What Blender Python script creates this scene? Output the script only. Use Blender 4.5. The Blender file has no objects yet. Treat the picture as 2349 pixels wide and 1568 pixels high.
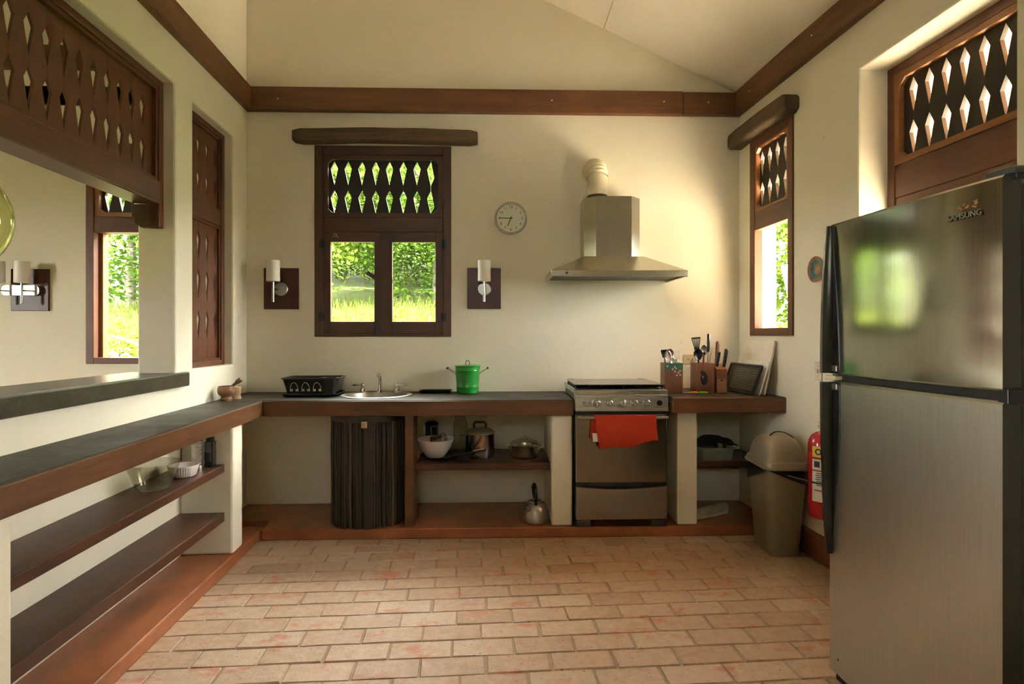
import bpy, bmesh, math, random
from mathutils import Matrix, Vector, noise as mnoise
random.seed(7)
SC = bpy.context.scene
COL = SC.collection
PI = math.pi
R = math.radians

# ------------------------------------------------------------------ camera
EYE = 1.336
cam_d = bpy.data.cameras.new('camera')
cam_d.sensor_fit = 'HORIZONTAL'; cam_d.sensor_width = 36.0; cam_d.lens = 20.0
cam_d.shift_y = -16.0 / 2349.0
cam_d.clip_start = 0.05; cam_d.clip_end = 300
cam = bpy.data.objects.new('camera', cam_d); COL.objects.link(cam)
cam.location = (0, 0, EYE); cam.rotation_euler = (R(90), 0, R(-1.6))
SC.camera = cam

# ------------------------------------------------------------------ sky, sun, exposure
world = bpy.data.worlds.new('sky'); SC.world = world
world.use_nodes = True
wn = world.node_tree; wn.nodes.clear()
w_out = wn.nodes.new('ShaderNodeOutputWorld'); w_bg = wn.nodes.new('ShaderNodeBackground')
w_bg.inputs[0].default_value = (1.0, 0.985, 0.92, 1); w_bg.inputs[1].default_value = 1.9
wn.links.new(w_bg.outputs[0], w_out.inputs[0])
sun_d = bpy.data.lights.new('sun', 'SUN'); sun_d.energy = 7.0; sun_d.angle = R(1.5); sun_d.color = (1.0, 0.95, 0.83)
sun = bpy.data.objects.new('sun', sun_d); COL.objects.link(sun)
sun.rotation_euler = Vector((-0.60, 0.30, -0.74)).to_track_quat('-Z', 'Y').to_euler()
SC.view_settings.view_transform = 'Standard'
SC.view_settings.look = 'None'
SC.view_settings.gamma = 1.0
SC.view_settings.use_curve_mapping = False
SC.view_settings.exposure = 5.3
SC.cycles.max_bounces = 12
SC.cycles.diffuse_bounces = 8
SC.cycles.glossy_bounces = 5
SC.cycles.transmission_bounces = 8
SC.cycles.transparent_max_bounces = 12
SC.cycles.sample_clamp_indirect = 6.0

# ------------------------------------------------------------------ plan of the house
DB = 4.32                                  # inner face of the back wall
XL, XR = -1.866, 1.864                     # back corners of the kitchen
ANG = R(-2.891)                            # the side walls are not quite square
S = Vector((math.sin(ANG), math.cos(ANG), 0)); N = Vector((S.y, -S.x, 0)); UP = Vector((0, 0, 1))
def frame(ox, oy, ax, ay):
    m = Matrix.Identity(4)
    for i in range(3):
        m[i][0] = ax[i]; m[i][1] = ay[i]; m[i][2] = UP[i]
    m[0][3] = ox; m[1][3] = oy
    return m
WB = Matrix.Identity(4)                    # back wall: x right, y out, z up (world)
WL = frame(XL, DB, S, -N)                  # left wall: x = -u (u from back corner), y out
WR = frame(XR, DB, -S, N)                  # right wall: x = u, y out
T = Matrix.Translation
def Lp(u, n, z=0.0):
    p = Vector((XL, DB, 0)) - S * u + N * n; return Vector((p.x, p.y, z))
def Rp(u, n, z=0.0):
    p = Vector((XR, DB, 0)) - S * u - N * n; return Vector((p.x, p.y, z))

# ------------------------------------------------------------------ materials
def new_mat(name):
    m = bpy.data.materials.new(name); m.use_nodes = True
    nt = m.node_tree; b = nt.nodes['Principled BSDF']
    return m, nt, b
def nd(nt, t, **kw):
    n = nt.nodes.new(t)
    for k, v in kw.items(): setattr(n, k, v)
    return n
def coords(nt, scale=(1, 1, 1), world_space=False, rot=(0, 0, 0)):
    mp = nd(nt, 'ShaderNodeMapping'); mp.inputs['Scale'].default_value = scale; mp.inputs['Rotation'].default_value = rot
    if world_space:
        g = nd(nt, 'ShaderNodeNewGeometry'); nt.links.new(g.outputs['Position'], mp.inputs['Vector'])
    else:
        g = nd(nt, 'ShaderNodeTexCoord'); nt.links.new(g.outputs['Object'], mp.inputs['Vector'])
    return mp.outputs['Vector']
def noise_n(nt, vec, scale, detail=4, rough=.55, dist=0.0):
    n = nd(nt, 'ShaderNodeTexNoise'); n.inputs['Scale'].default_value = scale; n.inputs['Detail'].default_value = detail
    n.inputs['Roughness'].default_value = rough; n.inputs['Distortion'].default_value = dist
    nt.links.new(vec, n.inputs['Vector']); return n.outputs['Fac']
def ramp(nt, fac, stops):
    r = nd(nt, 'ShaderNodeValToRGB')
    el = r.color_ramp.elements
    while len(el) < len(stops): el.new(0.5)
    for e, (p, c) in zip(el, stops): e.position = p; e.color = (c[0], c[1], c[2], 1)
    nt.links.new(fac, r.inputs['Fac']); return r.outputs['Color']
def mix(nt, fac, a, b):
    m = nd(nt, 'ShaderNodeMix', data_type='RGBA')
    def put(v, s):
        if hasattr(v, 'links') or hasattr(v, 'is_linked'): nt.links.new(v, s)
        elif isinstance(v, (int, float)): s.default_value = v
        else: s.default_value = (v[0], v[1], v[2], 1)
    put(fac, m.inputs['Factor']); put(a, m.inputs['A']); put(b, m.inputs['B'])
    return m.outputs['Result']
def bump(nt, b, h, strength=.3, dist=.01):
    n = nd(nt, 'ShaderNodeBump'); n.inputs['Strength'].default_value = strength; n.inputs['Distance'].default_value = dist
    nt.links.new(h, n.inputs['Height']); nt.links.new(n.outputs['Normal'], b.inputs['Normal'])
def plain(name, col, rough=.5, metal=0.0, spec=.5, var=.12, scale=14, bmp=0.0, coat=0.0):
    m, nt, b = new_mat(name)
    v = coords(nt); f = noise_n(nt, v, scale)
    lo = [c * (1 - var) for c in col]; hi = [min(1, c * (1 + var)) for c in col]
    nt.links.new(ramp(nt, f, [(.3, lo), (.7, hi)]), b.inputs['Base Color'])
    b.inputs['Roughness'].default_value = rough; b.inputs['Metallic'].default_value = metal
    b.inputs['Specular IOR Level'].default_value = spec; b.inputs['Coat Weight'].default_value = coat
    if bmp: bump(nt, b, f, bmp, .004)
    return m
def wood(name, dark, light, axis='x', rough=.45, fine=60, bmp=.25, wear=None):
    m, nt, b = new_mat(name)
    sc = {'x': (1.2, 14, 14), 'y': (14, 1.2, 14), 'z': (14, 14, 1.2)}[axis]
    v = coords(nt, sc); f = noise_n(nt, v, 1.6, 6, .65, .6)
    c = ramp(nt, f, [(.28, dark), (.5, [(a + d) / 2 for a, d in zip(dark, light)]), (.72, light)])
    v2 = coords(nt, (2, 2, 2)); f2 = noise_n(nt, v2, 1.5, 3)
    c = mix(nt, ramp(nt, f2, [(.45, (0, 0, 0)), (.75, (.6, .6, .6))]), c, [d * .7 for d in dark])
    if wear:
        f3 = noise_n(nt, coords(nt, sc), 3.0, 8, .8)
        c = mix(nt, ramp(nt, f3, [(.60, (0, 0, 0)), (.80, (.7, .7, .7))]), c, wear)
    nt.links.new(c, b.inputs['Base Color']); b.inputs['Roughness'].default_value = rough
    bump(nt, b, f, bmp, .003)
    return m

def plaster_mat():
    m, nt, b = new_mat('plaster')
    v = coords(nt, (1, 1, 1), True)
    big = noise_n(nt, v, .9, 3); mid = noise_n(nt, v, 5, 6, .6); fine = noise_n(nt, v, 60, 3)
    c = ramp(nt, big, [(.3, (.73, .68, .54)), (.7, (.78, .735, .60))])
    spots = noise_n(nt, v, 16, 2, .4)
    c = mix(nt, ramp(nt, spots, [(.74, (0, 0, 0)), (.80, (.35, .35, .35))]), c, (.42, .34, .20))
    nt.links.new(c, b.inputs['Base Color']); b.inputs['Roughness'].default_value = .8; b.inputs['Specular IOR Level'].default_value = .25
    a = nd(nt, 'ShaderNodeMath', operation='ADD'); nt.links.new(mid, a.inputs[0])
    m2 = nd(nt, 'ShaderNodeMath', operation='MULTIPLY'); m2.inputs[1].default_value = .15; nt.links.new(fine, m2.inputs[0])
    nt.links.new(m2.outputs[0], a.inputs[1]); bump(nt, b, a.outputs[0], .22, .02)
    return m
def brick_mat():
    m, nt, b = new_mat('floor_brick')
    v = coords(nt, (1, 1, 1), True); oi = nd(nt, 'ShaderNodeObjectInfo')
    f = noise_n(nt, v, 22, 6, .7); base = ramp(nt, f, [(.3, (.36, .23, .14)), (.65, (.54, .39, .27)), (.85, (.64, .51, .39))])
    tint = ramp(nt, oi.outputs['Random'], [(0, (.40, .26, .16)), (.5, (.50, .35, .24)), (1, (.56, .44, .32))])
    c = mix(nt, .45, base, tint)
    red = noise_n(nt, coords(nt, (1.6, 3.2, 1), True), 2.4, 4, .7)
    c = mix(nt, ramp(nt, red, [(.57, (0, 0, 0)), (.66, (.75, .75, .75))]), c, (.50, .17, .09))
    pits = noise_n(nt, v, 70, 2, .5)
    c = mix(nt, ramp(nt, pits, [(.27, (.8, .8, .8)), (.33, (0, 0, 0))]), c, (.12, .08, .05))
    nt.links.new(c, b.inputs['Base Color']); b.inputs['Roughness'].default_value = .55; b.inputs['Specular IOR Level'].default_value = .35
    bump(nt, b, f, .6, .006)
    return m
def stone_top():
    m, nt, b = new_mat('worktop_stone')
    v = coords(nt, (1, 1, 1), True)
    f = noise_n(nt, v, 6, 6, .7); c = ramp(nt, f, [(.3, (.018, .015, .009)), (.7, (.050, .042, .026))])
    s = noise_n(nt, coords(nt, (3, 22, 3), True, (0, 0, .2)), 2.2, 7, .75, .5)
    c = mix(nt, ramp(nt, s, [(.60, (0, 0, 0)), (.80, (.45, .45, .45))]), c, (.24, .21, .15))
    nt.links.new(c, b.inputs['Base Color'])
    nt.links.new(ramp(nt, f, [(.3, (.38, .38, .38)), (.7, (.58, .58, .58))]), b.inputs['Roughness']); b.inputs['Specular IOR Level'].default_value = .35
    bump(nt, b, f, .12, .004)
    return m
def pass_slab():
    m, nt, b = new_mat('polished_cement')
    v = coords(nt, (1, 1, 1), True); f = noise_n(nt, v, 7, 6, .7)
    c = ramp(nt, f, [(.3, (.032, .028, .015)), (.7, (.085, .074, .042))])
    s = noise_n(nt, coords(nt, (22, 3, 6), True), 1.6, 5, .7)
    c = mix(nt, ramp(nt, s, [(.6, (0, 0, 0)), (.8, (.4, .4, .4))]), c, (.22, .20, .13))
    nt.links.new(c, b.inputs['Base Color']); b.inputs['Roughness'].default_value = .3; bump(nt, b, f, .15, .004)
    return m
def steel(name, col=(.62, .60, .55), rough=.28, brush=(1, 1, 60), dents=0.0):
    m, nt, b = new_mat(name)
    f = noise_n(nt, coords(nt, brush), 6, 3)
    nt.links.new(ramp(nt, f, [(.3, [c * .9 for c in col]), (.7, col)]), b.inputs['Base Color'])
    b.inputs['Metallic'].default_value = 1.0
    nt.links.new(ramp(nt, f, [(.3, (rough * .95,) * 3), (.7, (rough * 1.05,) * 3)]), b.inputs['Roughness'])
    if dents:
        d = noise_n(nt, coords(nt, (1, 1, 1)), 2.6, 1, .3, .8); bump(nt, b, d, dents, .05)
    return m
def glassy(name, col=(1, 1, 1), rough=.02, f0=1.45, tint=.0):
    # thin clear glass: mostly transparent, reflecting by Fresnel
    m = bpy.data.materials.new(name); m.use_nodes = True; nt = m.node_tree; nt.nodes.clear()
    o = nd(nt, 'ShaderNodeOutputMaterial'); mx = nd(nt, 'ShaderNodeMixShader'); t = nd(nt, 'ShaderNodeBsdfTransparent')
    g = nd(nt, 'ShaderNodeBsdfGlossy'); lw = nd(nt, 'ShaderNodeLayerWeight'); lw.inputs['Blend'].default_value = .5
    pw = nd(nt, 'ShaderNodeMath', operation='POWER'); pw.inputs[1].default_value = 4.0; nt.links.new(lw.outputs['Facing'], pw.inputs[0])
    fr = nd(nt, 'ShaderNodeMapRange'); fr.inputs['To Min'].default_value = .04 * (f0 - .45); fr.inputs['To Max'].default_value = .85; nt.links.new(pw.outputs[0], fr.inputs['Value'])
    t.inputs['Color'].default_value = (*col, 1); g.inputs['Roughness'].default_value = rough
    nt.links.new(fr.outputs[0], mx.inputs[0]); nt.links.new(t.outputs[0], mx.inputs[1]); nt.links.new(g.outputs[0], mx.inputs[2])
    nt.links.new(mx.outputs[0], o.inputs['Surface']); return m
def leaf_mat(name, a, bcol, trans=.35):
    m = bpy.data.materials.new(name); m.use_nodes = True; nt = m.node_tree; nt.nodes.clear()
    o = nd(nt, 'ShaderNodeOutputMaterial'); mx = nd(nt, 'ShaderNodeMixShader'); mx.inputs[0].default_value = trans
    d = nd(nt, 'ShaderNodeBsdfDiffuse'); t = nd(nt, 'ShaderNodeBsdfTranslucent')
    v = coords(nt, (1, 1, 1), True); f = noise_n(nt, v, 2.2, 5, .75)
    c = ramp(nt, f, [(.32, a), (.68, bcol)])
    nt.links.new(c, d.inputs['Color']); nt.links.new(c, t.inputs['Color'])
    nt.links.new(d.outputs[0], mx.inputs[1]); nt.links.new(t.outputs[0], mx.inputs[2]); nt.links.new(mx.outputs[0], o.inputs['Surface'])
    return m
def frosted(name, col):
    m, nt, b = new_mat(name); f = noise_n(nt, coords(nt), 30)
    nt.links.new(ramp(nt, f, [(.3, [c * .96 for c in col]), (.7, col)]), b.inputs['Base Color'])
    b.inputs['Roughness'].default_value = .35; b.inputs['Subsurface Weight'].default_value = .0
    return m

M = dict(
    plaster=plaster_mat(), brick=brick_mat(), stone=stone_top(), slab=pass_slab(),
    mortar=plain('floor_mortar', (.34, .245, .165), .9, bmp=.6, scale=60),
    plinth=plain('red_cement', (.30, .105, .04), .38, var=.25, scale=5, bmp=.1),
    wood_x=wood('dark_wood_x', (.050, .021, .009), (.10, .043, .018), 'x'),
    wood_z=wood('dark_wood_z', (.050, .021, .009), (.10, .043, .018), 'z'),
    red_x=wood('red_wood_x', (.085, .030, .012), (.16, .055, .022), 'x', wear=(.25, .17, .11)),
    red_z=wood('red_wood_z', (.085, .030, .012), (.16, .055, .022), 'z', wear=(.25, .17, .11)),
    oak_x=wood('amber_wood_x', (.22, .085, .025), (.36, .15, .05), 'x'),
    oak_z=wood('amber_wood_z', (.22, .085, .025), (.36, .15, .05), 'z'),
    beam_x=wood('beam_wood_x', (.085, .033, .010), (.20, .080, .023), 'x', .5),
    beam_y=wood('beam_wood_y', (.10, .034, .012), (.23, .085, .028), 'y', .5),
    lintel=wood('weathered_wood_x', (.05, .030, .014), (.16, .10, .05), 'x', .8, bmp=.7),
    edge_x=wood('worktop_edge_x', (.075, .030, .010), (.17, .072, .024), 'x', .42, wear=(.30, .18, .10)),
    board_x=wood('shelf_wood_x', (.040, .014, .005), (.10, .036, .012), 'x', .42, wear=(.22, .13, .07)),
    stick=wood('old_stick_z', (.018, .012, .008), (.050, .034, .022), 'z', .7, bmp=.6),
    stick2=wood('pale_stick_z', (.05, .032, .018), (.12, .075, .042), 'z', .7, bmp=.6),
    fret=wood('backlit_fret_z', (.012, .007, .004), (.030, .016, .008), 'z', .55),  # backlit darkness of the boards is put into this wood colour
    block=wood('holder_wood_z', (.13, .05, .025), (.23, .095, .05), 'z', .5),
    block2=wood('knife_block_wood_z', (.26, .12, .05), (.36, .18, .08), 'z', .5),
    mortarw=wood('turned_wood', (.15, .065, .03), (.30, .15, .075), 'z', .4),
    palew=wood('pale_wood', (.36, .22, .11), (.5, .34, .19), 'z', .45),
    plate_wood=wood('sconce_plate_wood', (.045, .012, .008), (.085, .022, .013), 'z', .4),
    basin=steel('basin_steel', (.45, .43, .38), .42), steel=steel('brushed_steel'), steel_d=steel('dull_steel', (.42, .40, .36), .35),
    fridge=steel('fridge_steel', (.58, .58, .52), .13, (30, 30, 1), .07),
    fridge_lo=steel('fridge_steel_lower', (.56, .55, .49), .36, (30, 30, 1), .03),
    hood=steel('hood_steel', (.58, .55, .47), .25, (60, 1, 1)),
    chrome=steel('chrome', (.75, .74, .72), .08),
    drawer=steel('drawer_steel', (.34, .30, .25), .42, (60, 1, 1)), oven=steel('oven_mirror', (.34, .30, .25), .22, (60, 1, 1)),
    pot=steel('pot_steel', (.66, .62, .54), .22, (1, 1, 30)),
    black=plain('black_plastic', (.012, .012, .012), .35), blackm=plain('black_metal', (.01, .01, .01), .5),
    grey=plain('dark_grey_paint', (.05, .05, .043), .45), handle=plain('handle_grey', (.07, .07, .058), .22, metal=.6),
    white=plain('white_plastic', (.72, .70, .64), .4), ceramic=plain('white_ceramic', (.72, .66, .62), .2, var=.04),
    duct=plain('cream_duct', (.70, .62, .42), .5, var=.06), shade=frosted('opal_glass', (.82, .80, .74)),
    green=plain('green_enamel', (.015, .27, .03), .22, coat=.5, var=.08), red=plain('extinguisher_red', (.42, .008, .012), .25, coat=.4, var=.05),
    yellow=plain('yellow_label', (.75, .5, .05), .5), paper=plain('paper_label', (.62, .57, .46), .6),
    towel=plain('orange_towel', (.44, .030, .004), .9, var=.15, scale=120, bmp=.8),
    bin=plain('taupe_plastic', (.24, .195, .125), .5, var=.05), binlid=plain('taupe_lid', (.27, .225, .155), .45, var=.05),
    bag=plain('bin_bag', (.006, .006, .006), .3, bmp=.8, scale=40), clockrim=plain('clock_rim', (.50, .48, .40), .4),
    clockface=plain('clock_face', (.80, .78, .66), .5, var=.03), ink=plain('ink', (.012, .011, .010), .5),
    ivory=plain('ivory_plastic', (.55, .46, .25), .4), ivory2=plain('pale_ivory', (.66, .58, .45), .4),
    cutting=plain('cutting_board', (.78, .73, .62), .55, var=.10, scale=5), tray=plain('burnt_tray', (.022, .020, .017), .4, metal=.3),
    glass=glassy('clear_glass', (.97, .98, .96)), bowlglass=glassy('bowl_glass', (.82, .82, .76), .02, 1.6), yellowglass=glassy('green_glass', (.90, .92, .62), .03, 1.5),
    lidglass=plain('dark_lid_glass', (.05, .045, .035), .06, spec=.9), darkglass=plain('dark_glass', (.02, .02, .018), .08, spec=.8),
    lime=plain('lime_handle', (.18, .5, .03), .4), orangep=plain('orange_handle', (.65, .22, .05), .4), greenpaint=plain('green_paint', (.03, .12, .07), .5, var=.3),
    terracotta=plain('painted_clay', (.30, .12, .05), .4, var=.35, scale=40), teal=plain('teal_glaze', (.06, .17, .17), .3, var=.5, scale=30), claymid=plain('clay_brown_glaze', (.34, .19, .08), .4, var=.4, scale=30),
    bagcloth=plain('black_cloth', (.010, .010, .012), .9, bmp=.8, scale=25), boxplastic=plain('cloudy_plastic', (.20, .23, .20), .3),  # cloth of the bag is plain near-black
    shoe=plain('shoe_canvas', (.46, .42, .34), .8), rubber=plain('shoe_rubber', (.62, .58, .48), .6),
    ceil=plain('ceiling_paint', (.77, .72, .61), .85, var=.05, scale=1.2), extwall=plain('cream_exterior', (.80, .70, .50), .8, var=.04),
    ground=plain('earth_and_grass', (.034, .046, .011), .95, spec=.05, var=.5, scale=.8, bmp=.5), bounce_paving=plain('pale_bounce_paving', (.70, .60, .45), .9, var=.2, scale=3), rock=plain('pale_rock', (.10, .095, .08), .9, var=.35, scale=3, bmp=.8),
    bark=plain('pale_bark', (.06, .05, .036), .9, var=.3, scale=9, bmp=.6),
    leaf_a=leaf_mat('leaf_deep', (.015, .038, .006), (.055, .095, .013)), leaf_b=leaf_mat('leaf_bright', (.032, .064, .008), (.090, .125, .017)),
    leaf_c=leaf_mat('leaf_yellow', (.030, .048, .006), (.10, .11, .014)), grass=leaf_mat('grass_blade', (.020, .034, .007), (.058, .068, .014)),
    eave=wood('eave_board_y', (.30, .14, .06), (.46, .24, .11), 'y', .7),
)

# ------------------------------------------------------------------ mesh helpers
class MB:
    def __init__(s): s.v = []; s.f = []
    def add(s, vs, fs):
        o = len(s.v); s.v += [tuple(p) for p in vs]; s.f += [tuple(i + o for i in f) for f in fs]; return s
    def box(s, x0, x1, y0, y1, z0, z1):
        return s.add([(x0, y0, z0), (x1, y0, z0), (x1, y1, z0), (x0, y1, z0), (x0, y0, z1), (x1, y0, z1), (x1, y1, z1), (x0, y1, z1)],
                     [(0, 3, 2, 1), (4, 5, 6, 7), (0, 1, 5, 4), (1, 2, 6, 5), (2, 3, 7, 6), (3, 0, 4, 7)])
    def prism(s, poly, a0, a1, axis='y'):
        n = len(poly)
        def P(p, a): return {'y': (p[0], a, p[1]), 'z': (p[0], p[1], a), 'x': (a, p[0], p[1])}[axis]
        return s.add([P(p, a0) for p in poly] + [P(p, a1) for p in poly],
                     [tuple(range(n))[::-1], tuple(range(n, 2 * n))] + [(i, (i + 1) % n, n + (i + 1) % n, n + i) for i in range(n)])
    def lathe(s, prof, seg=32, c=(0, 0, 0), sx=1, sy=1, axis='z', a0=0, a1=2 * PI):
        full = abs(a1 - a0 - 2 * PI) < 1e-6; n = seg if full else seg + 1
        vs = []; fs = []
        for r, z in prof:
            for i in range(n):
                a = a0 + (a1 - a0) * i / seg; x, y = r * math.cos(a) * sx, r * math.sin(a) * sy
                p = {'z': (x, y, z), 'y': (x, z, y), 'x': (z, x, y)}[axis]
                vs.append((p[0] + c[0], p[1] + c[1], p[2] + c[2]))
        for j in range(len(prof) - 1):
            for i in range(seg if full else seg):
                k = (i + 1) % n if full else i + 1
                fs.append((j * n + i, j * n + k, (j + 1) * n + k, (j + 1) * n + i))
        return s.add(vs, fs)
    def tube(s, pts, r, seg=10, cap=True):
        pts = [Vector(p) for p in pts]; n = len(pts); rs = r if isinstance(r, (list, tuple)) else [r] * n
        vs = []; fs = []; up = None
        for i, p in enumerate(pts):
            d = (pts[min(i + 1, n - 1)] - pts[max(i - 1, 0)]).normalized()
            if up is None:
                up = Vector((0, 0, 1)) if abs(d.z) < .9 else Vector((1, 0, 0))
            a = d.cross(up).normalized(); b = a.cross(d).normalized(); up = b
            for k in range(seg):
                t = 2 * PI * k / seg; vs.append(p + a * (rs[i] * math.cos(t)) + b * (rs[i] * math.sin(t)))
        for i in range(n - 1):
            for k in range(seg):
                fs.append((i * seg + k, i * seg + (k + 1) % seg, (i + 1) * seg + (k + 1) % seg, (i + 1) * seg + k))
        if cap: fs += [tuple(range(seg))[::-1], tuple((n - 1) * seg + k for k in range(seg))]
        return s.add(vs, fs)
    def loft(s, rings, cap=True):
        n = len(rings[0]); vs = [p for r in rings for p in r]; fs = []
        for j in range(len(rings) - 1):
            for i in range(n): fs.append((j * n + i, j * n + (i + 1) % n, (j + 1) * n + (i + 1) % n, (j + 1) * n + i))
        if cap: fs += [tuple(range(n))[::-1], tuple((len(rings) - 1) * n + i for i in range(n))]
        return s.add(vs, fs)
    def grid(s, fn, nu, nv):
        vs = [fn(i / nu, j / nv) for j in range(nv + 1) for i in range(nu + 1)]
        return s.add(vs, [(j * (nu + 1) + i, j * (nu + 1) + i + 1, (j + 1) * (nu + 1) + i + 1, (j + 1) * (nu + 1) + i) for j in range(nv) for i in range(nu)])
    def ball(s, c, r, seg=14, sx=1, sy=1, sz=1):
        prof = [(max(1e-4, r * math.sin(PI * k / 8)), -r * math.cos(PI * k / 8) * sz) for k in range(9)]
        return s.lathe(prof, seg, c, sx, sy)
    def xf(s, m): s.v = [tuple(m @ Vector(p)) for p in s.v]; return s
    def mesh(s, name, smooth=False, weld=True, recalc=True):
        me = bpy.data.meshes.new(name); me.from_pydata(s.v, [], s.f)
        if weld or recalc:
            bm = bmesh.new(); bm.from_mesh(me)
            if weld: bmesh.ops.remove_doubles(bm, verts=bm.verts, dist=1e-5)
            if recalc: bmesh.ops.recalc_face_normals(bm, faces=bm.faces)
            bm.to_mesh(me); bm.free()
        if smooth:
            me.polygons.foreach_set('use_smooth', [True] * len(me.polygons)); me.set_sharp_from_angle(angle=R(38))
        me.update(); return me
def tag(o, label=None, cat=None, group=None, kind=None):
    if label: o['label'] = label
    if cat: o['category'] = cat
    if group: o['group'] = group
    if kind: o['kind'] = kind
    return o
def obj(name, data, mat=None, parent=None, mtx=None):
    o = bpy.data.objects.new(name, data); COL.objects.link(o)
    if mat is not None and data is not None and not data.materials: data.materials.append(M[mat] if isinstance(mat, str) else mat)
    if parent is not None: o.parent = parent
    if mtx is not None: o.matrix_basis = mtx
    return o
def part(name, mb, mat, parent=None, mtx=None, smooth=False, bevel=0.0, seg=2, solid=0.0, sub=0):
    o = obj(name, mb.mesh(name, smooth), mat, parent, mtx)
    if solid:
        k = o.modifiers.new('solid', 'SOLIDIFY'); k.thickness = solid; k.offset = -1
    if sub:
        k = o.modifiers.new('sub', 'SUBSURF'); k.levels = sub; k.render_levels = sub
    if bevel:
        k = o.modifiers.new('bevel', 'BEVEL'); k.width = bevel; k.segments = seg; k.limit_method = 'ANGLE'; k.angle_limit = R(40)
    return o
def thing(name, label, cat, mtx=None, group=None, kind=None):
    o = obj(name, None, None, None, mtx); o.empty_display_size = .05
    return tag(o, label, cat, group, kind)
def struct(name, mb, mat, label, mtx=None, **kw):
    return tag(part(name, mb, mat, None, mtx, **kw), label, None, None, 'structure')
def sroot(name, label, mtx=None):
    return tag(obj(name, None, None, None, mtx), label, None, None, 'structure')
def box(x0, x1, y0, y1, z0, z1): return MB().box(x0, x1, y0, y1, z0, z1)
def copy_tree(o, parent=None):
    c = o.copy(); COL.objects.link(c); c.parent = parent
    for ch in list(o.children): copy_tree(ch, c)
    return c
def text_mesh(body, size, depth, align='CENTER'):
    cu = bpy.data.curves.new('lettering', 'FONT'); cu.body = body; cu.size = size; cu.extrude = depth
    cu.align_x = align; cu.align_y = 'CENTER'
    t = bpy.data.objects.new('lettering', cu); COL.objects.link(t)
    bpy.context.view_layer.update()
    me = bpy.data.meshes.new_from_object(t.evaluated_get(bpy.context.evaluated_depsgraph_get()))
    bpy.data.objects.remove(t); bpy.data.curves.remove(cu); return me
def roundrect(hx, hy, r, n=5, cx=0, cy=0):
    pts = []
    for sx, sy, a0 in ((1, 1, 0), (-1, 1, 90), (-1, -1, 180), (1, -1, 270)):
        for k in range(n + 1):
            a = R(a0 + 90 * k / n); pts.append((cx + sx * (hx - r) + r * math.cos(a), cy + sy * (hy - r) + r * math.sin(a)))
    return pts
def wall_mb(x0, x1, z0, z1, t, holes, top=None, y0=0.0):
    """slab in x,z with rectangular openings; y from y0 to y0+t; top(x) optional sloped head above z1"""
    xs = sorted({x0, x1, *[h[0] for h in holes], *[h[1] for h in holes]}); zs = sorted({z0, z1, *[h[2] for h in holes], *[h[3] for h in holes]})
    xs = [x for x in xs if x0 <= x <= x1]; zs = [z for z in zs if z0 <= z <= z1]
    def solid(i, j):
        if not (0 <= i < len(xs) - 1 and 0 <= j < len(zs) - 1): return False
        cx, cz = (xs[i] + xs[i + 1]) / 2, (zs[j] + zs[j + 1]) / 2
        return not any(h[0] < cx < h[1] and h[2] < cz < h[3] for h in holes)
    mb = MB(); y1 = y0 + t
    for i in range(len(xs) - 1):
        for j in range(len(zs) - 1):
            if not solid(i, j): continue
            a, b, c, d = xs[i], xs[i + 1], zs[j], zs[j + 1]
            mb.add([(a, y0, c), (b, y0, c), (b, y0, d), (a, y0, d)], [(0, 1, 2, 3)])
            mb.add([(a, y1, c), (b, y1, c), (b, y1, d), (a, y1, d)], [(3, 2, 1, 0)])
            if not solid(i - 1, j): mb.add([(a, y0, c), (a, y1, c), (a, y1, d), (a, y0, d)], [(0, 1, 2, 3)])
            if not solid(i + 1, j): mb.add([(b, y0, c), (b, y1, c), (b, y1, d), (b, y0, d)], [(3, 2, 1, 0)])
            if not solid(i, j - 1): mb.add([(a, y0, c), (b, y0, c), (b, y1, c), (a, y1, c)], [(0, 1, 2, 3)])
            if not solid(i, j + 1) and not (top and j == len(zs) - 2): mb.add([(a, y0, d), (b, y0, d), (b, y1, d), (a, y1, d)], [(3, 2, 1, 0)])
    if top:
        p = [(x1, z1)] + [(x, top(x)) for x in (x1, *[q for q in (-2.0,) if x0 < q < x1], x0)] + [(x0, z1)] + [(x, z1) for x in xs[1:-1]]
        n = len(p)
        mb.add([(a, y0, b) for a, b in p] + [(a, y1, b) for a, b in p],
               [tuple(range(n)), tuple(range(2 * n - 1, n - 1, -1))] + [(i, i + n, (i + 1) % n + n, (i + 1) % n) for i in range(3 if x0 < -2 < x1 else 2)])
    return mb

# ------------------------------------------------------------------ shell of the house
SLOPE = .469; Z_EAVE = 3.185
def roof_z(x): return Z_EAVE + SLOPE * (1.858 - x) if x > -2.0 else Z_EAVE + SLOPE * 3.858 - SLOPE * (-2.0 - x)

# floor slab, with the bricks laid on it
floor = struct('floor', MB().add([(-6.4, -2.6, -.16), (2.16, -2.6, -.16), (2.16, 4.5, -.16), (-6.4, 4.5, -.16), (-6.4, -2.6, -.0045), (2.16, -2.6, -.0045), (2.16, 4.5, -.0045), (-6.4, 4.5, -.0045)],
               [(0, 3, 2, 1), (4, 5, 6, 7), (0, 1, 5, 4), (1, 2, 6, 5), (2, 3, 7, 6), (3, 0, 4, 7)]), 'mortar', 'brick floor of the kitchen laid in running bond')
BL, BW, BJ = .257, .1255, .005
def brick_mesh(k):
    rnd = random.Random(k); hx, hy = BL / 2, BW / 2; c = .004
    def ring(ix, z): return [(sx * (hx - ix) + rnd.uniform(-.003, .003), sy * (hy - ix) + rnd.uniform(-.0025, .0025), z + rnd.uniform(-.0012, .0012)) for sx, sy in ((-1, -1), (0, -1), (1, -1), (1, 1), (0, 1), (-1, 1))]
    mb = MB().loft([ring(0, -.016), ring(0, -.006), ring(c, 0)]); return mb.mesh('brick', False)
brick_kinds = [brick_mesh(k) for k in range(9)]
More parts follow.
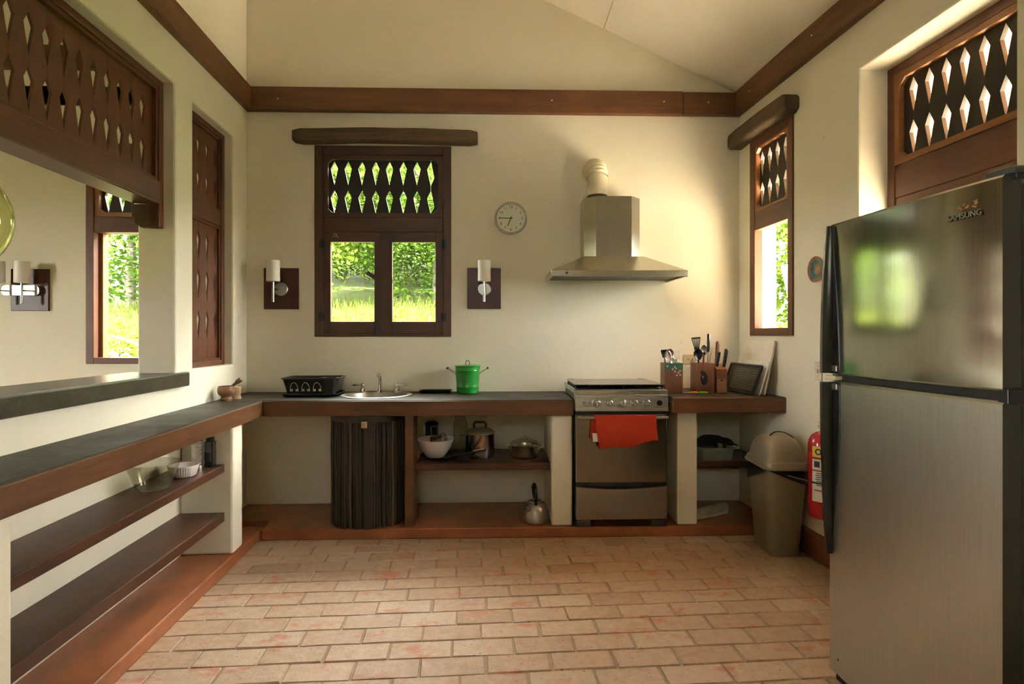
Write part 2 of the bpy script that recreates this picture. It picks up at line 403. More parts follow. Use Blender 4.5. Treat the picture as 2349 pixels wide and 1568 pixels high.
for b in brick_kinds: b.materials.append(M['brick'])
rows = []; u = .60; k = 0
while u < 6.2:
    off = (k % 2) * .132 + random.uniform(-.02, .02); n = .285 - off
    while n < 3.80:
        rows.append((u, n + BL / 2, k)); n += BL + .005 + random.uniform(-.002, .004)
    u += BW + BJ; k += 1
far_mb = MB()
for (u, n, k) in rows:
    p = Lp(u + BW / 2 + random.uniform(-.002, .002), n); me = random.choice(brick_kinds)
    mt = T((p.x, p.y, random.uniform(-.0008, .0015))) @ Matrix.Rotation(-math.atan2(-N.y, N.x) + random.uniform(-.008, .008), 4, 'Z') @ Matrix.Rotation(random.uniform(-.010, .010), 4, 'X') @ Matrix.Rotation(random.uniform(-.005, .005), 4, 'Y')
    if u < 2.62: obj('brick', me, None, floor, mt)
    else:
        far_mb.add([mt @ v.co for v in me.vertices], [tuple(q.vertices) for q in me.polygons])
o = part('brick_field', far_mb, 'brick', floor); tag(o, None, None, None, 'stuff')

# back wall: kitchen and the room next to it share it
B_HOLES = [(-1.364, -.34, 1.323, 2.76), (-3.045, -2.56, 1.122, 2.76)]
wall_back = struct('wall_back', wall_mb(-6.2, 2.10, 0, 3.185, .20, B_HOLES, lambda x: roof_z(x) - .0, DB), 'plaster', 'cream plastered back wall with the casement window')
# left wall with pass-through and shuttered opening (WL: x = -u, y out)
L_HOLES = [(-3.6, -1.054, 1.04, 2.757), (-.844, -.255, 1.13, 2.735), (-6.3, -4.6, 0.0, 2.5)]
wall_left = struct('wall_left', wall_mb(-6.6, -.0, 0, 5.02, .204, L_HOLES), 'plaster', 'cream plastered wall with the wide serving hatch', WL, bevel=.012)
# right wall (WR: x = u, y out)
R_HOLES = [(.183, .733, 1.333, 2.78), (1.343, 2.213, 1.05, 2.748)]
wall_right = struct('wall_right', wall_mb(0, 6.6, 0, 3.19, .20, R_HOLES), 'plaster', 'cream plastered wall behind the refrigerator', WR, bevel=.010)
wall_front = struct('wall_front', wall_mb(-6.2, 2.3, 0, 3.185, .2, [(-.6, -.24, 2.30, 2.66)], lambda x: roof_z(x), -2.45), 'plaster', 'plastered wall opposite the sink with a small high opening added for fill light')  # unseen high opening, added to brighten the back wall
wall_far = struct('wall_far', wall_mb(-2.6, 4.5, 0, 3.3, .2, [(1.0, 1.8, 1.0, 2.3)]), 'plaster', 'outer wall of the adjoining room', frame(-6.2, 0, Vector((0, -1, 0)) * -1, Vector((-1, 0, 0))))  # unseen window hole added and sized to light the adjoining room
# sloping ceilings (panels with open joints) and the boarded eave
ceiling = struct('ceiling', MB().add([(-2.0, -2.7, roof_z(-2) + .03), (3.25, -2.7, roof_z(3.25) + .03), (3.25, 4.9, roof_z(3.25) + .03), (-2.0, 4.9, roof_z(-2) + .03),
                                      (-2.0, -2.7, roof_z(-2) + .15), (3.25, -2.7, roof_z(3.25) + .15), (3.25, 4.9, roof_z(3.25) + .15), (-2.0, 4.9, roof_z(-2) + .15)],
                 [(0, 3, 2, 1), (4, 5, 6, 7), (0, 1, 5, 4), (1, 2, 6, 5), (2, 3, 7, 6), (3, 0, 4, 7)]), 'mortar', 'sloping cream ceiling rising from the right wall')
def slope_panel(x0, x1, y0, y1, t=.012, fn=roof_z):
    a, b = fn(x0), fn(x1)
    return MB().add([(x0, y0, a), (x1, y0, b), (x1, y1, b), (x0, y1, a), (x0, y0, a + t), (x1, y0, b + t), (x1, y1, b + t), (x0, y1, a + t)],
                    [(0, 3, 2, 1), (4, 5, 6, 7), (0, 1, 5, 4), (1, 2, 6, 5), (2, 3, 7, 6), (3, 0, 4, 7)])
for x0, x1 in ((.822, 2.05), (-.398, .818), (-2.0, -.402)):
    part('panel', slope_panel(x0, x1, -2.6, DB + .1, .031), 'ceil', ceiling)
for k in range(10):
    part('plank', slope_panel(2.07 + k * .118, 2.07 + k * .118 + .112, -2.7, 4.9, .031), 'eave', ceiling)
ceil2 = struct('ceiling_hall', slope_panel(-6.9, -2.0, -2.7, 4.9, .12), 'ceil', 'sloping ceiling of the adjoining room')
# timber tie beams around the room
trim_l = struct('trim_1', box(-4.6, 0.0, -.045, .01, 3.008, 3.182), 'beam_x', 'long timber band high on the left wall', WL, bevel=.004)
struct('trim_2', box(XL - .01, 1.415, DB - .05, DB + .01, 3.008, 3.181), 'beam_x', 'long timber band above the casement window', bevel=.004)
struct('trim_3', box(1.419, XR + .01, DB - .046, DB + .01, 3.009, 3.178), 'beam_x', 'short dark grained timber piece ending the band in the corner', bevel=.004)
struct('trim_4', box(0.0, 4.6, -.045, .01, 3.006, 3.186), 'beam_x', 'long timber band along the top of the right wall', WR, bevel=.004)
for k, (fr, x, y, z) in enumerate(((WB, -1.62, DB - .051, 3.09), (WB, .42, DB - .051, 3.10), (WB, 1.27, DB - .051, 3.10), (WB, 1.61, DB - .047, 3.10), (WR, .25, -.046, 3.10), (WR, 1.0, -.046, 3.11))):
    tag(part('nail', MB().lathe([(.0001, -.002), (.006, -.002), (.006, .004), (.0001, .004)], 10, (x, y, z), axis='y'), 'ivory2', None, fr), 'pale round nail head driven into the timber band', 'nail', 'nail heads in the timber bands')
struct('trim_9', box(-6.0, XL - .21, DB - .045, DB + .01, 3.30, 3.47), 'red_x', 'red brown timber band high in the adjoining room', bevel=.004)
# raised red cement plinth under the benches
struct('trim_5', MB().prism([(-1.53, 3.742), (XR + .02, 3.742), (XR + .01, DB), (XL, DB), (Lp(.4, 0).x, Lp(.4, 0).y), (Lp(.4, .29).x, Lp(.4, .29).y)], 0, .07, 'z'), 'plinth', 'red cement plinth under the sink bench', bevel=.008)
struct('trim_6', box(-3.6, -.52, -.300, 0, 0, .07), 'plinth', 'red cement plinth under the side bench', WL, bevel=.008)
struct('baseboard_right', box(.58, 5.5, -.022, 0, 0, .16), 'plinth', 'brown red cement skirting of the right wall', WR, bevel=.004)
# masonry piers below the worktops
struct('pillar_1', box(.366, .506, 3.765, DB, .07, .806), 'plaster', 'white masonry pier on the sink side of the stove', bevel=.012)
struct('pillar_2', box(1.208, 1.345, 3.765, DB, .07, .83), 'plaster', 'white masonry pier between the stove and the bin', bevel=.012)
struct('pillar_3', box(-1.005, -.86, -.296, 0, .07, .806), 'plaster', 'white masonry pier closing the shelves near the corner', WL, bevel=.014)
struct('pillar_4', box(-3.0, -2.607, -.300, 0, .07, .806), 'plaster', 'white masonry pier at the open end of the shelves', WL, bevel=.014)

# ------------------------------------------------------------------ carved windows
PITCH = .1025; ROWS = ((2.654, 2.597, 2.473), (2.435, 2.378, 2.255)); HW = .0275
def boards(root, cols, x0, x1, z0, z1, rows, y0, y1, mat, hw=HW, flip_last=False, gap=.0006):
    ed = [x0] + list(cols) + [x1]
    for i in range(len(ed) - 1):
        a, b = ed[i], ed[i + 1]; lft = i > 0; rgt = i < len(ed) - 2
        pts = [(a + (gap if lft else 0), z0), (b - (gap if rgt else 0), z0)]
        flip = flip_last and i == len(ed) - 2
        if flip: pts[0] = (a + .004, z0)
        if rgt:
            for t, w, bt in sorted(rows): pts += [(b - gap, bt), (b - hw, w), (b - gap, t)]
        pts += [(b - (gap if rgt else 0), z1), (a + (gap if lft else 0) + (.003 if flip else 0), z1)]
        if lft:
            for t, w, bt in sorted(rows, reverse=True):
                if flip: w = bt + (t - w)
                pts += [(a + gap + (.003 if flip else 0), t), (a + hw, w), (a + gap + (.003 if flip else 0), bt)]
        part('plank', MB().prism(pts, y0, y1), mat, root)
def ring_frame(x0, x1, z0, z1, w, y0, y1, ch=0.0):
    """four-sided frame; ch chamfers the inside corners"""
    ix0, ix1, iz0, iz1 = x0 + w, x1 - w, z0 + w, z1 - w
    out = [(x0, z0), (x1, z0), (x1, z1), (x0, z1)]
    if ch:
        inn = [[(ix0, iz0 + ch), (ix0 + ch, iz0)], [(ix1 - ch, iz0), (ix1, iz0 + ch)], [(ix1, iz1 - ch), (ix1 - ch, iz1)], [(ix0 + ch, iz1), (ix0, iz1 - ch)]]
    else: inn = [[(ix0, iz0)], [(ix1, iz0)], [(ix1, iz1)], [(ix0, iz1)]]
    mb = MB()
    for i in range(4):
        j = (i + 1) % 4
        poly = [out[i], out[j]] + inn[j][:1] + inn[i][::-1][:1]
        mb.prism(poly, y0, y1)
        if ch: mb.prism([out[i], inn[i][1], inn[i][0]], y0, y1)
    return mb
def ring_parts(root, name, x0, x1, z0, z1, wl, wr, wb, wt, y0, y1, mx, mz, bevel=.004):
    part('stile', box(x0, x0 + wl, y0, y1, z0, z1), mz, root, bevel=bevel); part('stile', box(x1 - wr, x1, y0, y1, z0, z1), mz, root, bevel=bevel)
    part('rail', box(x0 + wl, x1 - wr, y0, y1, z1 - wt, z1), mx, root, bevel=bevel); part('rail', box(x0 + wl, x1 - wr, y0, y1, z0, z0 + wb), mx, root, bevel=bevel)

# --- window 1: casement over the sink
w1 = sroot('window_1', 'dark wooden casement over the sink with carved diamond transom')
Y0 = DB - .012
ring_parts(w1, 'frame', -1.364, -.34, 1.323, 2.76, .062, .062, .026, .066, Y0, DB + .12, 'wood_x', 'wood_z')
part('rail', box(-1.302, -.402, Y0 + .004, DB + .10, 2.113, 2.222), 'wood_x', w1, bevel=.004)
part('panel_frame', ring_frame(-1.302, -.402, 2.222, 2.694, .036, Y0 + .012, DB + .06, .032), 'wood_x', w1, bevel=.002)
boards(w1, [-1.226 + PITCH * 1.014 * i for i in range(8)], -1.28, -.425, 2.235, 2.68, ROWS, DB + .03, DB + .052, 'fret', flip_last=True)
for (x0, x1, g0, g1) in ((-1.302, -.864, -1.244, -.918), (-.862, -.402, -.783, -.459)):
    sa = obj('sash', None, None, w1)
    ring = [('stile', box(x0, g0, Y0 + .006, DB + .03, 1.3475, 2.112), 'wood_z'), ('stile', box(g1, x1, Y0 + .006, DB + .03, 1.3475, 2.112), 'wood_z'),
            ('rail', box(g0, g1, Y0 + .006, DB + .03, 1.3475, 1.438), 'wood_x'), ('rail', box(g0, g1, Y0 + .006, DB + .03, 2.036, 2.112), 'wood_x')]
    for nme, mb, mt in ring: part(nme, mb, mt, sa, bevel=.003)
    part('pane', box(g0, g1, DB + .012, DB + .015, 1.438, 2.036), 'glass', sa)
for (x, z, a) in ((-.928, 1.779, -33), (-.812, 1.741, 6)):
    part('turn_button', box(-.052 if a < 0 else -.034, .052 if a < 0 else .034, -.014, 0, -.0165, .0165), 'lintel', w1, T((x, Y0 + .004, z)) @ Matrix.Rotation(R(-a), 4, 'Y'), bevel=.003)
part('bolt', MB().box(-.909, -.884, Y0 - .012, Y0, 1.335, 1.40).tube([(-.896, Y0 - .018, 1.33), (-.896, Y0 - .018, 1.41)], .006), 'blackm', w1)
for x, z in ((-1.307, 2.02), (-1.307, 1.47), (-.397, 2.02), (-.397, 1.47)):
    part('hinge', MB().tube([(x, Y0 - .006, z - .035), (x, Y0 - .006, z + .035)], .007, 8).box(x - .02, x + .02, Y0 - .003, Y0 + .004, z - .03, z + .03), 'blackm', w1)
part('hook', MB().tube([(-1.205 + .010 * math.cos(a), Y0 - .006, 2.085 + .010 * math.sin(a)) for a in [R(q) for q in range(-40, 300, 20)]] , .0022, 6).tube([(-1.197, Y0 - .004, 2.077), (-1.180, Y0 - .004, 2.066)], .0022, 6), 'steel', w1)
# rounded log lintels
def log_lintel(name, x0, x1, z0, z1, depth, fr, label, seed, y=0.0):
    rnd = random.Random(seed); rings = []; n = 24
    for i in range(n + 1):
        t = i / n; x = x0 + (x1 - x0) * t; e = min(1.0, .80 + .2 * math.sin(min(t, 1 - t) / .04 * PI / 2) if min(t, 1 - t) < .04 else 1.0)
        bow = .012 * math.sin(t * PI) ; hz = (z1 - z0) / 2 * e * (1 + .05 * mnoise.noise((t * 5, seed, 0))); hy = depth / 2 * e
        cz = (z0 + z1) / 2 + bow - .006 + .004 * mnoise.noise((t * 4, seed, 3))
        rings.append([(x, y - depth / 2 + .012 + q[0], cz + q[1]) for q in roundrect(hy, hz, min(hy, hz) * .45, 3)])
    return struct(name, MB().loft(rings), 'lintel', label, fr, smooth=True)
log_lintel('trim_7', -1.50, -.139, 2.768, 2.862, .12, WB, 'weathered rounded timber lintel over the sink window', 3, DB)
log_lintel('trim_8', .015, .80, 2.745, 2.862, .12, WR, 'weathered rounded timber lintel over the narrow side window', 5)

# --- window 2: narrow opening on the right wall
w2 = sroot('window_2', 'narrow wooden window beside the corner with open lower half', WR)
ring_parts(w2, 'frame', .183, .733, 1.333, 2.755, .07, .055, .052, .07, -.008, .055, 'red_x', 'red_z')
part('rail', box(.253, .678, -.006, .055, 2.09, 2.225), 'red_x', w2, bevel=.004)
part('panel_frame', ring_frame(.253, .678, 2.225, 2.69, .017, -.004, .05, .030), 'oak_z', w2, bevel=.002)
boards(w2, [.297 + PITCH * .98 * i for i in range(4)], .262, .668, 2.24, 2.68, ROWS, .028, .05, 'fret')
# --- window 3: wide window in the recess behind the refrigerator
w3 = sroot('window_3', 'wide wooden window in the recess above the refrigerator', WR)
ring_parts(w3, 'frame', 1.343, 2.213, 1.05, 2.748, .05, .05, .06, .05, .16, .21, 'red_x', 'red_z')
part('rail', box(1.393, 2.163, .165, .205, 2.055, 2.225), 'red_x', w3, bevel=.004)
part('rail', box(1.393, 2.163, .168, .205, 1.93, 2.0555), 'red_x', w3, bevel=.006)
part('light_block_panel', box(1.393, 2.163, .175, .20, 1.11, 1.62), 'red_x', w3, bevel=.006)  # hidden panel added to cut the light through this window
part('panel_frame', ring_frame(1.393, 2.163, 2.225, 2.698, .032, .162, .20, .035), 'oak_x', w3, bevel=.002)
boards(w3, [1.487 + PITCH * .975 * i for i in range(7)], 1.41, 2.15, 2.24, 2.69, ROWS, .19, .212, 'fret')
# --- window 4: shutters between kitchen and next room (WL: x=-u)
w4 = sroot('window_4', 'tall red brown carved shutter closing the narrow opening', WL)
ring_parts(w4, 'frame', -.844, -.255, 1.13, 2.735, .05, .048, .035, .035, .058, .115, 'red_x', 'red_z')
part('rail', box(-.794, -.303, .062, .11, 2.085, 2.19), 'red_x', w4, bevel=.008)
cols4 = [-.346 - .122 * i for i in range(4)][::-1]
boards(w4, cols4, -.794, -.303, 2.19, 2.70, ((2.617, 2.575, 2.469), (2.402, 2.36, 2.251)), .084, .094, 'red_z', .024)
boards(w4, cols4, -.794, -.303, 1.165, 2.085, ((2.016, 1.955, 1.815), (1.766, 1.705, 1.554), (1.499, 1.44, 1.301)), .084, .094, 'red_z', .024)
for z0, z1 in ((2.19, 2.70), (1.165, 2.085)): part('moulding', ring_frame(-.794, -.303, z0, z1, .016, .068, .09), 'red_z', w4, bevel=.003)
# --- window 5: window of the next room on the same back wall
w5 = sroot('window_5', 'tall wooden window seen through the serving hatch')
ring_parts(w5, 'frame', -3.045, -2.56, 1.122, 2.76, .058, .058, .046, .066, Y0, DB + .12, 'red_x', 'red_z')
part('rail', box(-2.987, -2.618, Y0 + .004, DB + .10, 2.10, 2.215), 'red_x', w5, bevel=.004)
part('panel_frame', ring_frame(-2.987, -2.618, 2.215, 2.694, .034, Y0 + .010, DB + .06, .032), 'oak_x', w5, bevel=.002)
boards(w5, [-2.906 + PITCH * i for i in range(3)], -2.965, -2.64, 2.235, 2.68, ROWS, DB + .03, DB + .052, 'fret')
part('sash', ring_frame(-2.99, -2.96, 1.168, 2.10, .012, DB + .05, DB + .11), 'oak_z', w5)
# --- carved transom hanging in the serving hatch
tr = thing('fretwork_transom', 'wide red brown fretwork screen hanging over the serving hatch', 'screen', WL)
part('stile', box(-1.10, -1.054, .062, .135, 1.935, 2.757), 'red_z', tr, bevel=.004)
part('stile', box(-3.60, -3.55, .062, .135, 1.935, 2.757), 'red_z', tr, bevel=.004)
part('rail', box(-3.55, -1.10, .062, .135, 2.715, 2.757), 'red_x', tr, bevel=.005)
part('rail', box(-3.55, -1.10, .055, .20, 2.063, 2.190), 'red_x', tr, bevel=.008)
part('moulding', ring_frame(-3.55, -1.10, 2.190, 2.715, .020, .070, .11), 'red_x', tr, bevel=.004)
boards(tr, [-1.206 - .0995 * i for i in range(24)][::-1], -3.53, -1.12, 2.19, 2.70, ((2.622, 2.572, 2.449), (2.404, 2.354, 2.226)), .094, .106, 'red_z', .027)
for xx in (-1.10, ):
    prof = [(.0, 2.063), (.135, 2.063), (.135, 1.99), (.12, 1.985), (.125, 1.965), (.115, 1.95), (.10, 1.945), (.09, 1.935), (0, 1.935)]
    part('bracket', MB().prism([(p[0] + .075, p[1]) for p in prof], -1.10, -1.058, 'x'), 'wood_z', tr, bevel=.003)

# --- serving hatch sill and side bench
tag(part('serving_slab', box(-3.7, -.945, -.03, .30, 1.04, 1.122), 'slab', None, WL, bevel=.008), 'dark polished cement sill slab of the serving hatch', 'counter')
wt = thing('worktop', 'dark stone worktop with brown edge running round the corner to the stove', 'counter')
SX, SY, SR = -.850, 4.075, .225
def poly_z(pts, z0, z1): return MB().prism([(p[0], p[1]) for p in pts], z0, z1, 'z')
part('stone_slab', poly_z([Lp(0, 0), Lp(3.4, 0), Lp(3.4, .312), Lp(.57, .312), (-1.45, 3.748), (-1.45, DB)], .868, .908), 'stone', wt, bevel=.003)
# slab with the round cut-out for the basin
def slab_hole():
    mb = MB(); x0, x1, y0, y1 = -1.45, .512, 3.745, DB; n = 64; ci = []; co = []
    for k in range(n):
        a = 2 * PI * k / n; c, s = math.cos(a), math.sin(a); ci.append((SX + SR * c, SY + SR * s))
        t = min((x1 - SX) / c if c > 1e-9 else (x0 - SX) / c if c < -1e-9 else 9, (y1 - SY) / s if s > 1e-9 else (y0 - SY) / s if s < -1e-9 else 9)
        co.append((SX + t * c, SY + t * s))
    corners = [(x1, y1), (x0, y1), (x0, y0), (x1, y0)]
    for z, fl in ((.908, False), (.868, True)):
        vs = [(p[0], p[1], z) for p in ci] + [(p[0], p[1], z) for p in co]; fs = []
        for k in range(n):
            j = (k + 1) % n; p, q = co[k], co[j]
            cn = next((c for c in corners if (abs(p[0] - c[0]) < 1e-6) != (abs(q[0] - c[0]) < 1e-6) and (abs(p[1] - c[1]) < 1e-6 or abs(q[1] - c[1]) < 1e-6) and min(abs(p[0] - c[0]), abs(q[0] - c[0])) < 1e-6), None)
            if cn: vs.append((cn[0], cn[1], z)); f = (k, n + k, len(vs) - 1, n + j, j)
            else: f = (k, n + k, n + j, j)
            fs.append(f[::-1] if fl else f)
        mb.add(vs, fs)
    mb.add([(p[0], p[1], .868) for p in ci] + [(p[0], p[1], .908) for p in ci], [(k, (k + 1) % n, n + (k + 1) % n, n + k) for k in range(n)])
    per = [(x0, y0), (x1, y0), (x1, y1), (x0, y1)]
    mb.add([(a, b, .868) for a, b in per] + [(a, b, .908) for a, b in per], [(i, (i + 1) % 4, 4 + (i + 1) % 4, 4 + i) for i in range(4)])
    return mb
o = obj('stone_slab', slab_hole().mesh('stone_slab', False, True, False), 'stone', wt)
part('edge_board', box(-3.4, -.575, -.318, -.290, .806, .904), 'edge_x', wt, WL, bevel=.005)
part('edge_board', box(-1.525, .512, 3.738, 3.768, .806, .904), 'edge_x', wt, bevel=.005)
part('underside', poly_z([Lp(0, 0), Lp(3.4, 0), Lp(3.4, .29), Lp(.55, .29), (-1.40, 3.768), (-1.40, DB)], .83, .868), 'plaster', wt)
part('underside', MB().box(-1.40, SX - .24, 3.768, DB, .83, .868).box(SX + .24, .512, 3.768, DB, .83, .868), 'plaster', wt)
wt2 = thing('worktop', 'short dark worktop holding the knife block beside the stove', 'counter')
RWX = lambda y: XR + (DB - y) * .0504
part('stone_slab', poly_z([(1.155, 3.69), (RWX(3.69), 3.69), (RWX(DB), DB), (1.155, DB)], .895, .93), 'stone', wt2, bevel=.003)
part('edge_board', box(1.152, RWX(3.69) + .005, 3.668, 3.69, .828, .928), 'edge_x', wt2, bevel=.006)
part('edge_board', box(1.150, 1.172, 3.69, DB, .828, .894), 'edge_x', wt2, bevel=.004)

# shelves of the side bench
for z0, z1, lb in ((.545, .591, 'upper dark wooden shelf below the side bench'), (.262, .314, 'lower dark wooden shelf below the side bench')):
    tag(part('shelf_board', box(-2.607, -1.005, -.250, 0, z0, z1), 'board_x', None, WL, bevel=.005), lb, 'shelf')
tag(part('shelf_board', box(-.545, .366, 3.83, DB, .427, .474), 'board_x', None, bevel=.005), 'brown wooden shelf carrying the pots beside the stick cabinet', 'shelf')
tag(part('shelf_board', box(1.345, RWX(4.0), 3.90, DB, .42, .462), 'board_x', None, bevel=.005), 'dark wooden shelf in the niche behind the bin', 'shelf')
tag(part('wooden_post', box(-.605, -.545, 3.775, 3.96, .07, .806), 'edge_x', None, bevel=.006), 'brown wooden upright post beside the stick cabinet', 'post')

# ------------------------------------------------------------------ cabinet of sticks below the basin
cab = thing('stick_cabinet', 'curved cabinet of dark upright sticks under the sink', 'cabinet')
for k in range(36):
    a = PI + (k + .5 + random.uniform(-.2, .2)) * PI / 36; r = .246 + random.uniform(-.007, .008); rr = random.uniform(.0085, .0135)
    x, y = -.872 + r * math.cos(a), 3.972 + r * math.sin(a); d = random.uniform(-.004, .004)
    if 19 <= k <= 20 : continue
    part('stick', MB().tube([(x, y, .072 + random.uniform(0, .01)), (x + d, y, .30), (x - d, y, .55), (x + d * .5, y, .79)], [rr, rr * .95, rr * 1.05, rr], 8), 'stick2' if random.random() < .16 else 'stick', cab, smooth=True)
for k in (19.5,):
    a = PI + (k + .5) * PI / 36
    part('door_board', box(-.028, .028, -.012, .0, .075, .77), 'stick', cab, T((-.872 + .244 * math.cos(a), 3.972 + .244 * math.sin(a), 0)) @ Matrix.Rotation(a + PI / 2, 4, 'Z'))
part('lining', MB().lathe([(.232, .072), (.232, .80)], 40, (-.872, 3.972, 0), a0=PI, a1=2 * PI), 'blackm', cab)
part('top_band', MB().lathe([(.243, .765), (.262, .765), (.262, .806), (.243, .806)], 40, (-.872, 3.972, 0), a0=PI, a1=2 * PI), 'stick', cab)
part('latch_block', box(-.870, -.835, 3.690, 3.712, .735, .775), 'palew', cab, bevel=.003)

# ------------------------------------------------------------------ basin and taps
sk = thing('wash_basin', 'round stainless steel basin set in the worktop', 'sink', T((SX, SY, .908)))
part('bowl', MB().lathe([(.249, .000), (.250, .004), (.244, .008), (.228, .008), (.216, .001), (.208, -.03), (.196, -.09), (.165, -.135), (.10, -.152), (.03, -.156), (.0001, -.156)], 56), 'basin', sk, smooth=True, solid=.0)
part('drain', MB().lathe([(.04, -.150), (.035, -.147), (.0001, -.150)], 20), 'chrome', sk, smooth=True)
fc = thing('tap', 'chrome tap with tapered spout standing behind the basin', 'tap', T((-.868, 4.285, .908)))
part('spout', MB().tube([(0, 0, 0), (0, 0, .05), (0, -.002, .10), (0, -.008, .125), (0, -.028, .140), (0, -.060, .138), (0, -.085, .126)], [.020, .017, .0135, .0125, .0125, .0135, .0115], 16), 'chrome', fc, smooth=True)
part('finial', MB().ball((0, -.012, .148), .012, 14, sz=.9), 'chrome', fc, smooth=True)
part('collar', MB().lathe([(.026, 0), (.026, .006), (.020, .012)], 24), 'chrome', fc, smooth=True)
for sx, lb in ((-1, 'chrome lever tap handle on the dish rack side of the spout'), (1, 'chrome lever tap handle on the bucket side of the spout')):
    h = thing('lever_tap', lb, 'tap', T((-.868 + sx * .128, 4.275, .908)))
    part('base', MB().lathe([(.026, 0), (.026, .005), (.020, .012), (.021, .025), (.012, .038), (.009, .050), (.013, .056), (.012, .064), (.006, .070), (.0001, .072)], 20), 'chrome', h, smooth=True)
    part('lever', MB().tube([(0, 0, .056), (sx * .03, 0, .056), (sx * .045, 0, .057), (sx * .058, 0, .056), (sx * .070, 0, .055), (sx * .078, 0, .055)], [.005, .0045, .008, .0075, .004, .0055], 10), 'chrome', h, smooth=True)

# ------------------------------------------------------------------ dish rack
dr = thing('dish_rack', 'black plastic dish rack with draining tray left of the basin', 'dish rack', T((-1.300, 4.115, .909)) @ Matrix.Rotation(R(3), 4, 'Z'))
def rr3(hx, hy, r, z, n=5, cy=0): return [(p[0], p[1] + cy, z) for p in roundrect(hx, hy, r, n)]
part('tray', MB().loft([rr3(.180, .125, .03, 0), rr3(.192, .136, .03, .012), rr3(.192, .136, .03, .018), rr3(.184, .128, .03, .018), rr3(.176, .120, .03, .006)]), 'black', dr, smooth=True)
rk = MB()
rk.loft([rr3(.166, .108, .03, .022), rr3(.190, .130, .035, .118), rr3(.200, .140, .035, .122), rr3(.200, .140, .035, .128), rr3(.186, .126, .03, .128), rr3(.162, .104, .03, .026)])
part('basket', rk, 'black', dr, smooth=True)
for xx in (-.108, -.030, .048):
    def arch(w, h): return [(xx + w * math.cos(a), .045 + h * math.sin(a)) for a in [PI * q / 12 for q in range(13)]]
    def yf(z): return -(.110 + (z - .022) / .096 * .021) - .0035
    for w, h, t in ((.027, .052, .0016),):
        part('arch_rib', MB().tube([(x, yf(z), z) for x, z in ([(xx - w, .034)] + arch(w, h)[::-1] + [(xx + w, .034)])], t, 6), 'white', dr)
    for dx in (-.017, .017): part('slot', MB().prism([(xx + dx - .007, .036), (xx + dx + .007, .036), (xx + dx + .007, .052), (xx + dx - .007, .052)], yf(.044) - .0015, yf(.044) + .003), 'paper', dr)
part('cutlery_cup', MB().loft([rr3(.040, .036, .02, .018, 5, -.118), rr3(.052, .046, .024, .122, 5, -.112), rr3(.056, .050, .024, .130, 5, -.112), rr3(.047, .041, .022, .130, 5, -.112), rr3(.036, .032, .02, .03, 5, -.118)]), 'black', dr, T((.128, .02, 0)), smooth=True)

# ------------------------------------------------------------------ green bucket, black tray
bk = thing('ice_bucket', 'glossy green enamel bucket with lid and wire handles', 'bucket', T((-.210, 4.195, .909)))
part('body', MB().lathe([(.0001, .001), (.072, .001), (.080, .004), (.0815, .045), (.083, .047), (.083, .052), (.0818, .055), (.090, .165), (.0915, .168), (.0905, .172), (.0915, .196), (.096, .199), (.096, .204), (.090, .206), (.05, .211), (.0001, .212)], 40), 'green', bk, smooth=True)
part('lid_loop', MB().tube([(-.014, 0, .205), (-.014, 0, .222), (-.010, 0, .236), (0, 0, .242), (.010, 0, .236), (.014, 0, .222), (.014, 0, .205)], .0026, 8), 'blackm', bk, smooth=True)
for sx in (-1, 1):
    part('side_handle', MB().tube([(sx * .084, -.03, .13), (sx * .092, -.03, .15), (sx * .145, -.022, .182), (sx * .150, 0, .184), (sx * .145, .022, .182), (sx * .092, .03, .15), (sx * .084, .03, .13)], .0026, 8), 'steel_d', bk, smooth=True)
    part('grip', MB().tube([(sx * .147, -.022, .184), (sx * .147, .022, .184)], .0075, 10), 'blackm', bk, smooth=True)
tag(part('black_tray', MB().loft([rr3(.105, .045, .012, 0), rr3(.118, .056, .015, .018), rr3(.120, .058, .015, .020), rr3(.112, .050, .014, .018), rr3(.10, .04, .012, .004)]), 'black', None, T((-.448, 4.235, .909)), smooth=True), 'shallow black tray lying between the tap and the green bucket', 'tray')

# ------------------------------------------------------------------ wall clock
ck = thing('wall_clock', 'round grey rimmed wall clock showing quarter to seven', 'clock', T((.111, DB, 2.218)))
part('rim', MB().lathe([(.120, 0), (.124, -.012), (.122, -.034), (.114, -.040), (.108, -.036), (.107, -.024)], 56, axis='y'), 'clockrim', ck, smooth=True)
fcz = part('dial', MB().lathe([(.0001, -.022), (.110, -.022), (.110, 0), (.0001, 0)], 48, axis='y'), 'clockface', ck)
RX = Matrix.Rotation(R(90), 4, 'X')
for h in range(1, 13):
    a = PI / 2 - h * PI / 6; me = text_mesh(str(h), .030, .0003); me.materials.append(M['ink'])
    obj('numeral', me, None, fcz, T((.084 * math.cos(a), -.0228, .084 * math.sin(a))) @ RX)
tk = MB()
for k in range(60):
    a = 2 * PI * k / 60; w = .0014 if k % 5 else .0024
    tk.xf(Matrix.Identity(4)); c = Vector((.102 * math.cos(a), .102 * math.sin(a)))
    tk.box(c.x - w / 2, c.x + w / 2, -.0231, -.0222, c.y - w / 2, c.y + w / 2)
part('minute_marks', tk, 'ink', fcz)
def hand(ang, ln, w): return MB().prism([(-w, -.014), (w, -.014), (w * .8, ln), (-w * .8, ln)], -.0255, -.0240), Matrix.Rotation(ang, 4, 'Y')
mb, mt = hand(R(-90), .092, .0030); part('minute_hand', mb, 'ink', ck, mt)
mb, mt = hand(R(202), .064, .0036); part('hour_hand', mb, 'ink', ck, mt)
part('pin', MB().lathe([(.0001, -.027), (.006, -.027), (.006, -.022)], 14, axis='y'), 'ink', ck)
part('crystal', MB().lathe([(.0001, -.033), (.109, -.033)], 40, axis='y'), 'glass', ck)

